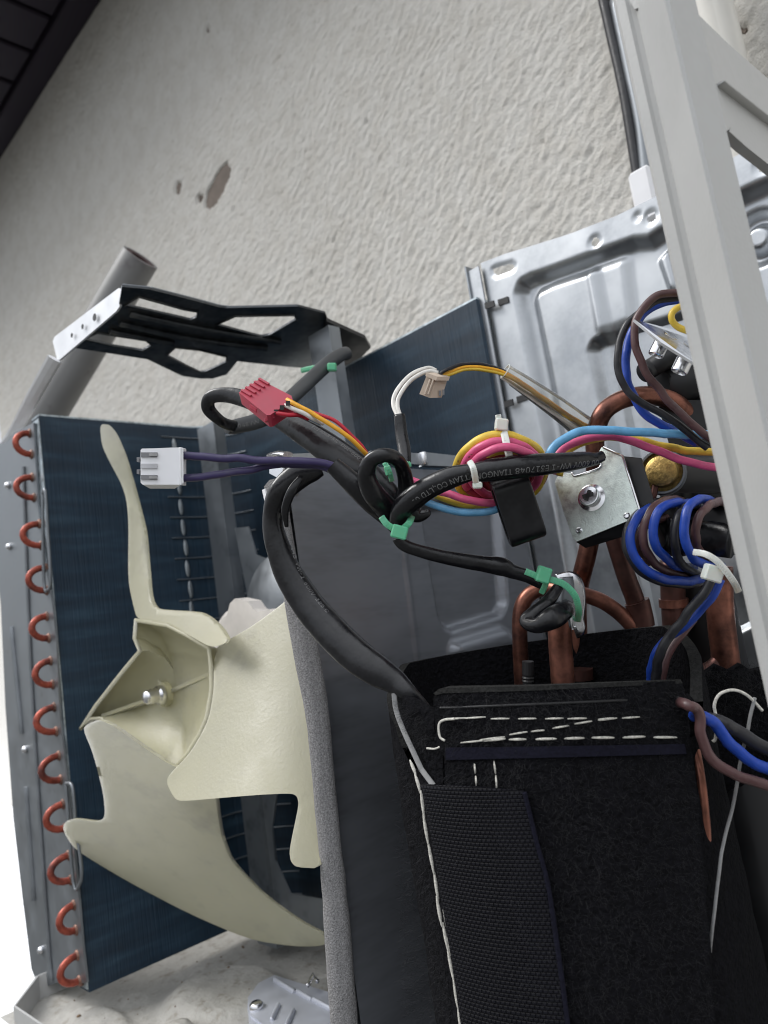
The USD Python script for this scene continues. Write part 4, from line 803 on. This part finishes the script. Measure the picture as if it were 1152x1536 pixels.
s5 = [(594, 786, .405, 11), (602, 766, .40, 16), (618, 749, .396, 18), (642, 732, .392, 17), (675, 717, .388, 16.5), (699, 710, .386, 14), (708, 708, .386, 13), (718, 708, .386, 15), (745, 704, .386, 17), (790, 699, .387, 17.5), (840, 694, .392, 15), (875, 690, .398, 12.5), (892, 688, .402, 10), (904, 684, .404, 8)]
def s5x(t):
    cv = curve([(a, b_, d) for a, b_, d, r in s5], .39)[::-1]
    L = np.r_[0, np.cumsum(np.linalg.norm(np.diff(cv, axis=0), axis=1))]; k0 = np.searchsorted(L, .007)
    t.add('print', strip_text('00 600V VW-1 E317048 TIANGONGTIAN CO.,LTD 06', cv[k0:], .0052*.98, .0030, lead=.93, ofs=.0022), m_print)
sleeve('black_sleeve', 'black printed sleeve lying level across the coloured wire coil', s5, .39, .85, .035, 28, seed=14, text=s5x)
sleeve('black_sleeve', 'thin black sleeve trailing from the green tie to the sensor clip', [(596, 806, .415, 9), (604, 816, .415, 9), (628, 826, .416, 9.5), (678, 838, .418, 10.5), (725, 846, .42, 12), (752, 850, .42, 14), (768, 857, .42, 11), (790, 864, .42, 10), (815, 876, .42, 9)], .42, .6, .07, 20, seed=21)
sleeve('black_sleeve', 'crumpled black sleeve stub poking out right of the green tie', [(608, 760, .41, 12), (618, 768, .41, 13), (628, 774, .41, 10), (640, 770, .41, 7), (642, 764, .41, 3)], .41, .7, .15, 20, seed=25)
sleeve('black_sleeve', 'black sleeve end looped round the copper stub under the clip', [(838, 880, .42, 8), (822, 902, .415, 10), (800, 922, .412, 12), (790, 932, .41, 11), (806, 938, .405, 12), (830, 926, .405, 17), (848, 914, .415, 15), (856, 908, .43, 10)], .41, .7, .05, 22, seed=28)
sleeve('black_sleeve', 'thin black sleeve dropping from the white wires to the knot', [(599, 622, .44, 8.5), (602, 650, .438, 9.5), (606, 672, .434, 10), (608, 690, .43, 9), (608, 700, .428, 8), (610, 725, .425, 9), (612, 750, .42, 9)], .43, .7, .05, 20, seed=31)
strand('white_wire', 'pair of white wires curving from beige plug into the black sleeve, outer one', [(655, 556, .46), (641, 552, .46), (615, 563, .455), (594, 588, .45), (590, 608, .445), (597, 626, .44)], 3.2, .45, m_white)
strand('white_wire', 'white wire inside the curve of its twin below the beige plug', [(658, 560, .455), (642, 557, .455), (618, 569, .45), (600, 592, .446), (596, 610, .443), (601, 626, .44)], 3.2, .45, m_white)
# beige plug
def plug(c_, ex, ey, ez, bev): return obox(c_, ex, ey, ez, bev)
def hexbox(front, d0, back_vec, inset=0):
    a = [P(x, y, d0) for x, y in front]; return hull(a+[q+back_vec for q in a])
t = Thing('beige_connector', 'small beige plug joining white wires to black and yellow wires', 'connector')
bd = FWD*.006+RIGHT*.006+UPV*.0012
hb = t.add('housing', hexbox([(640, 563), (654, 569), (645, 597), (629, 591)], .452, FWD*.005+RIGHT*.0072+UPV*.001), m_beige)
t.add('collar', hexbox([(639, 559), (656, 565), (654, 571), (638, 564)], .450, FWD*.0055+RIGHT*.0078+UPV*.001), m_beige)
for x in (645, 650): t.add('key_rib', sweep([P(x, 569, .4505), P(x-8, 592, .4505)], .0006, sides=6), m_beige)
for x in (0, 5): t.add('slot', obox(P(660+x, 590-x*.3, .4545), RIGHT*.0006, UPV*.0016, FWD*.0004), m_hole)
t.done()
strand('black_wire', 'thin black wire leaving the beige plug above the yellow wires', [(656, 566, .455), (668, 556, .455), (690, 547, .46), (720, 546, .465), (748, 553, .47), (764, 562, .47), (800, 586, .475), (850, 622, .48)], 2.6, .46, m_blk)
for i, lab in enumerate(('thin yellow wire from beige plug, upper of a pair into clear tube', 'thin yellow wire from beige plug, lower of a pair into clear tube')):
    o_ = i*3.6
    strand('yellow_wire', lab, [(658, 568+o_*.3, .455), (672, 559+o_, .457), (695, 551.5+o_, .46), (724, 551+o_, .465), (752, 557+o_, .468), (780, 572+o_, .47), (820, 599+o_, .475), (860, 627+o_, .48), (895, 645+o_, .49)], 2.6, .46, m_yel if i else m_org)
for i, (x0, lab) in enumerate(((0, 'thin white wire inside the clear tube beside the yellow wires'),)):
    strand('white_wire', lab, [(752, 566, .47), (790, 592, .475), (830, 620, .48), (870, 645, .485)], 2.4, .47, m_white)
t = Thing('clear_tube', 'clear plastic tube sheathing the yellow wires across the panel', 'tube')
cpath = [(758, 557, .47, 11), (790, 577, .473, 12), (830, 602, .477, 12), (868, 627, .482, 11), (893, 642, .487, 10)]
t.add('tube', wire(cpath, 12, .47, caps=False, sides=24, view=True), m_clear, True)
t.add('mouth_edge', sweep(wire(cpath[:2], 11, .47, caps=False, sides=24, view=True)[0][:24], .00035, sides=6, closed=True), m_nylon, True)
t.done()
t = Thing('clear_tube', 'second clear tube below, branching down behind the coiled wires', 'tube')
t.add('tube', wire([(768, 572, .48, 7), (800, 595, .484, 8), (835, 622, .488, 8), (862, 645, .49, 8), (880, 668, .495, 8)], 8, .48, caps=False, sides=20, view=True), m_clear, True)
t.add('wire', wire([(764, 570, .48), (800, 596, .484), (835, 623, .488), (864, 648, .49), (882, 670, .495)], 2.6, .48), m_white, True)
t.add('wire', wire([(764, 573, .482), (800, 600, .486), (835, 627, .49), (860, 652, .492)], 2.4, .48), m_cable, True)
t.done()
# coil of coloured wires
k = Thing('wire_coil', 'coil of yellow, pink and crimson wires gathered with a white tie', 'wire coil')
def ringw(cx_, cy_, rx, ry, d, r, mat, tilt=-.12, dd=.022, a0=0, a1=2*math.pi, name='turn'):
    q = []
    for a in np.linspace(a0, a1, 22):
        x, y = rx*math.cos(a), -ry*math.sin(a); q.append((cx_+x*math.cos(tilt)-y*math.sin(tilt), cy_+x*math.sin(tilt)+y*math.cos(tilt), d-dd*math.sin(a)))
    k.add(name, wire(q, r, d, n=4, sides=14), mat, True); return q
yq = ringw(750, 704, 66, 51, .418, 7.2, m_yel)
pq = ringw(752, 706, 58, 43, .414, 6.6, m_pink)
ringw(758, 709, 52, 38, .405, 6.4, m_pink, tilt=-.05)
ringw(754, 708, 46, 36, .42, 5, m_teal)
ringw(748, 708, 54, 45, .424, 6.4, m_crim, tilt=-.03, dd=.0)
ringw(770, 706, 48, 40, .428, 6, m_crim, tilt=-.2)
ringw(760, 704, 42, 28, .425, 5, m_yel)
ringw(745, 712, 44, 30, .43, 5, m_sky)
ringw(752, 706, 36, 27, .428, 8, m_crim); ringw(752, 708, 22, 16, .432, 10, m_crim)
k.add('print', strip_text('E317048 600V TIANGONGTIAN', curve([(x, y, d-.0027) for x, y, d in pq[14:2:-1]], .4), .0004, .0022), m_dprint)
k.add('print', strip_text('600V 105 C VW-1 E317048', curve([(x, y, d-.0028) for x, y, d in yq[14:2:-1]], .4), .0004, .0022), m_dprint)
k.done()
strand('pink_wire', 'pink wire running left below the printed sleeve to the knot', [(604, 712, .425), (622, 723, .424), (657, 736, .42), (699, 749, .415), (735, 755, .413), (760, 752, .42), (780, 740, .43)], 6, .42, m_pink)
strand('yellow_wire', 'yellow wire under the pink one between knot and black core', [(618, 724, .43), (643, 739, .428), (684, 754, .422), (725, 761, .418), (752, 758, .418), (778, 745, .43)], 5.4, .42, m_yel)
strand('light_blue_wire', 'light blue wire lowest of three between knot and black core', [(612, 733, .43), (632, 748, .428), (663, 762, .422), (702, 769, .416), (737, 766, .413), (760, 756, .417), (785, 740, .43)], 5.8, .42, m_sky)
# flat black ferrite core hanging on the coil
k = Thing('ferrite_core', 'flat black ferrite core hanging from the coil of coloured wires', 'ferrite core')
fc = P(780, 765, .40); wv_ = P(807, 761, .40)-P(752, 767, .40); lv = unit(P(797, 815, .402)-P(764, 716, .398)); wv_ = unit(wv_-lv*np.dot(wv_, lv)); dv_ = np.cross(wv_, lv); dv_ = dv_ if dv_@FWD > 0 else -dv_
Lh, Dh, Wh = .0185, .0068, .0098
st_out = sg.LineString([(-Lh+Dh, 0), (Lh-Dh, 0)]).buffer(Dh, 12); st_in = sg.LineString([(-Lh+Dh+.001, 0), (Lh-Dh-.001, 0)]).buffer(Dh-.0034, 8)
def ring_at(g, n=48): return A3([g.exterior.interpolate(t, normalized=True).coords[0] for t in np.arange(n)/n])
lay = [(st_in, -Wh+.0002), (st_in.buffer(.0008), -Wh)]+[(st_out.buffer(-e), w_) for e, w_ in ((.0012, -Wh), (.0004, -Wh+.0004), (0, -Wh+.0013), (0, -Wh*.3), (0, Wh*.3), (0, Wh-.0013), (.0004, Wh-.0004), (.0012, Wh))]+[(st_in.buffer(.0008), Wh), (st_in, Wh-.0002), (st_in, -Wh+.0002)]
vs_, n_ = [], 48
for g_, w_ in lay: q = ring_at(g_); vs_.append(fc+lv*q[:, :1]+dv_*(q[:, 1:2]+.006)+wv_*w_)
i_ = np.arange(n_); fs_ = np.vstack([f_ for l in range(len(lay)-1) for f_ in (np.stack([l*n_+i_, l*n_+(i_+1) % n_, (l+1)*n_+(i_+1) % n_], -1), np.stack([l*n_+i_, (l+1)*n_+(i_+1) % n_, (l+1)*n_+i_], -1))])
k.add('core', (np.vstack(vs_), fs_), m_core, True)
k.done()

# red connector and its wires
t = Thing('red_connector', 'red ribbed plug held up by yellow, white and red wires', 'connector')
rd = .425; A0 = {'tl': (372, 582), 'tr': (388, 567), 'r': (438, 594), 'bl': (402, 626)}
def RP(x, y, dz=0): return on_plane(x, y, P(400, 595, rd), unit(-FWD*.75+UPV*.6-RIGHT*.05))-unit(-FWD*.75+UPV*.6-RIGHT*.05)*dz
hz = t.add('housing', hull([RP(*q, z) for q in ((358, 588), (389, 568), (437, 593), (439, 599), (405, 622), (400, 622)) for z in (.0003, .0092)]), m_redpl)
for i in range(5):
    x, y = 362+i*6.6, 586-i*4.3
    t.add('rib', hull([RP(x+a, y+b_, z) for a, b_ in ((-1, .6), (1.7, -1.1), (16.2, 7.3), (13.5, 9)) for z in (-.0008, .0008)]), m_redpl, sub=hz)
for i in range(3): t.add('mouth', obox(P(414+i*9, 618-i*6.5, .4185), RIGHT*.0011, UPV*.0013, FWD*.0006), m_dark, sub=hz)
t.add('latch', obox(P(380, 613, .4205), unit(RIGHT*.8-UPV*.55)*.0022, UPV*.0012, FWD*.0012, .0003), m_redpl, sub=hz)
t.add('latch', obox(P(405, 628, .421), unit(RIGHT*.8+UPV*.3)*.0030, UPV*.0010, FWD*.0018, .0003), m_redpl, sub=hz)
t.add('wire', wire([(430, 600, .424), (442, 606, .42), (468, 620, .418), (500, 640, .416), (522, 655, .417), (540, 672, .42), (550, 682, .424)], 3.5, .42), m_org, True)
t.add('wire', wire([(420, 606, .424), (434, 611, .42), (452, 618, .418), (468, 627, .419), (484, 636, .424)], 3.4, .42), m_white, True)
t.add('wire', wire([(406, 616, .424), (416, 620, .419), (432, 622, .418), (448, 622, .421), (462, 628, .426)], 3.4, .42), m_red, True)
t.add('wire', wire([(470, 619, .426), (500, 630, .424), (524, 650, .423), (541, 668, .424), (550, 680, .426)], 2.9, .42), m_red, True)
t.done()
# white connector and purple wires
t = Thing('white_connector', 'white three-way plug on two purple wires in front of the fan', 'connector')
wd = .40
hz = t.add('housing', hull([P(x, y, d) for x, y in ((211, 675), (213, 673), (272, 671), (275, 674), (275, 724), (272, 727), (214, 727), (211, 724)) for d in (wd, wd+.011)]+[P(225, 733, wd+.011), P(262, 733, wd+.011)]), m_whtpl)
for y in (682, 699, 716):
    t.add('slot', obox(P(224, y, wd-.0002), RIGHT*.0042, UPV*.0012, FWD*.0004), m_hole if y != 699 else look('slot_grey', (.5, .5, .52), .5), sub=hz)
    if y != 699:
        t.add('terminal', obox(P(230, y, wd-.0006), RIGHT*.002, UPV*.0007, FWD*.0004), m_chrome, sub=hz)
for y in (690, 708): t.add('side_groove', obox(P(210.5, y, wd+.004), RIGHT*.0006, UPV*.0012, FWD*.004), m_hole, sub=hz)
t.add('rear_lip', obox(P(274, 700, wd+.0045), RIGHT*.0006, UPV*.0098, FWD*.0052, .0003), m_whtpl, sub=hz)
t.add('wire', wire([(272, 683, .405), (300, 685, .405), (350, 688, .405), (400, 690.5, .406), (450, 691, .408), (478, 694, .41), (502, 702, .412), (525, 724, .413)], 6.2, .405), m_purple, True)
t.add('wire', wire([(272, 716, .405), (300, 715.5, .405), (345, 709, .406), (385, 702, .409), (425, 696, .413), (460, 697, .414), (485, 700, .413), (510, 712, .414)], 6.0, .405), m_purple, True)
t.done()

# ------------------------------------------------------------------ cable ties
def tie(name, label, head, hd, size, straps, mat, d, rot=0):
    t = Thing(name, label, 'cable tie'); r_, u2 = RIGHT*math.cos(rot)+UPV*math.sin(rot), -RIGHT*math.sin(rot)+UPV*math.cos(rot)
    s = d/F; t.add('head', obox(P(*head, d), r_*size[0]*s, u2*size[1]*s, FWD*hd*s, 2*s), mat)
    for pts, w in straps:
        c_ = spline([P(*q) for q in pts], 7); i = t.add('strap', sweep(c_, w*s, 1.2*s, sides=10, view=True), mat, True)
        L = np.linalg.norm(np.diff(c_, axis=0), axis=1).sum(); n = max(2, int(L/(4.2*s)))
        tt = np.linspace(.06, .94, n)*(len(c_)-1); j_ = tt.astype(int); q = c_[j_]+(c_[np.minimum(j_+1, len(c_)-1)]-c_[j_])*(tt-j_)[:, None]
        ta_ = np.gradient(q, axis=0); ta_ /= np.linalg.norm(ta_, axis=1, keepdims=True)
        t.add('ratchet_teeth', cat(*[obox(a-FWD*1.25*s, np.cross(b_, FWD)*w*.62*s, b_*.8*s, FWD*.5*s) for a, b_ in zip(q, ta_)]), mat, sub=i)
    t.done()
tie('green_cable_tie', 'green cable tie gripping the bundle of sleeves below the knot', (599, 798), 8, (12, 10), [([(572, 775, .398), (580, 786, .396), (592, 794, .397)], 5), ([(606, 792, .397), (614, 784, .396), (618, 774, .402)], 5)], m_green, .396, -.25)
tie('green_cable_tie', 'green cable tie strapping the thin sleeve onto the sensor clip', (815, 862), 9, (10, 12), [([(788, 857, .409), (800, 862, .408), (808, 866, .408)], 5), ([(822, 868, .407), (845, 876, .405), (862, 893, .405), (868, 915, .41), (866, 932, .42)], 5), ([(820, 872, .410), (816, 882, .413), (812, 890, .416)], 4.5)], m_green, .408, -.3)
tie('green_cable_tie', 'small green tie round the thin sleeve under the white wires', (607, 697), 5, (7, 4.6), [([(598, 697, .418), (607, 699, .416), (616, 696, .418)], 4.2)], m_green, .418, .1)
tie('green_cable_tie', 'green tie inside the tight black loop at the knot', (582, 706), 4, (5, 8), [([(577, 694, .405), (584, 708, .404), (588, 722, .406)], 4)], m_green, .405, .3)
tie('green_cable_tie', 'pale green tie holding the grey cable to the bracket post', (498, 551), 6, (7, 6), [([(452, 556, .64), (470, 552, .63), (492, 551, .625)], 4)], m_green, .62, 0)
tie('white_cable_tie', 'white cable tie standing on top of the coloured wire coil', (752, 637), 7, (9.5, 9), [([(747, 622, .397), (749, 634, .397)], 4.5), ([(755, 645, .396), (759, 662, .388), (764, 684, .386)], 5.5)], m_nylon, .396, -.12)
tie('white_cable_tie', 'white cable tie round the printed sleeve left of the coil', (716, 728), 6, (7, 5), [([(704, 692, .378), (709, 700, .371), (712, 712, .371), (714, 724, .375)], 4.6)], m_nylon, .382, .05)
tie('white_cable_tie', 'chunky white cable tie head on the blue and brown choke', (1069, 860), 9, (13.5, 12), [([(1040, 828, .372), (1060, 832, .365), (1080, 846, .362), (1100, 872, .362), (1108, 888, .372)], 5)], m_nylon, .366, -.3)
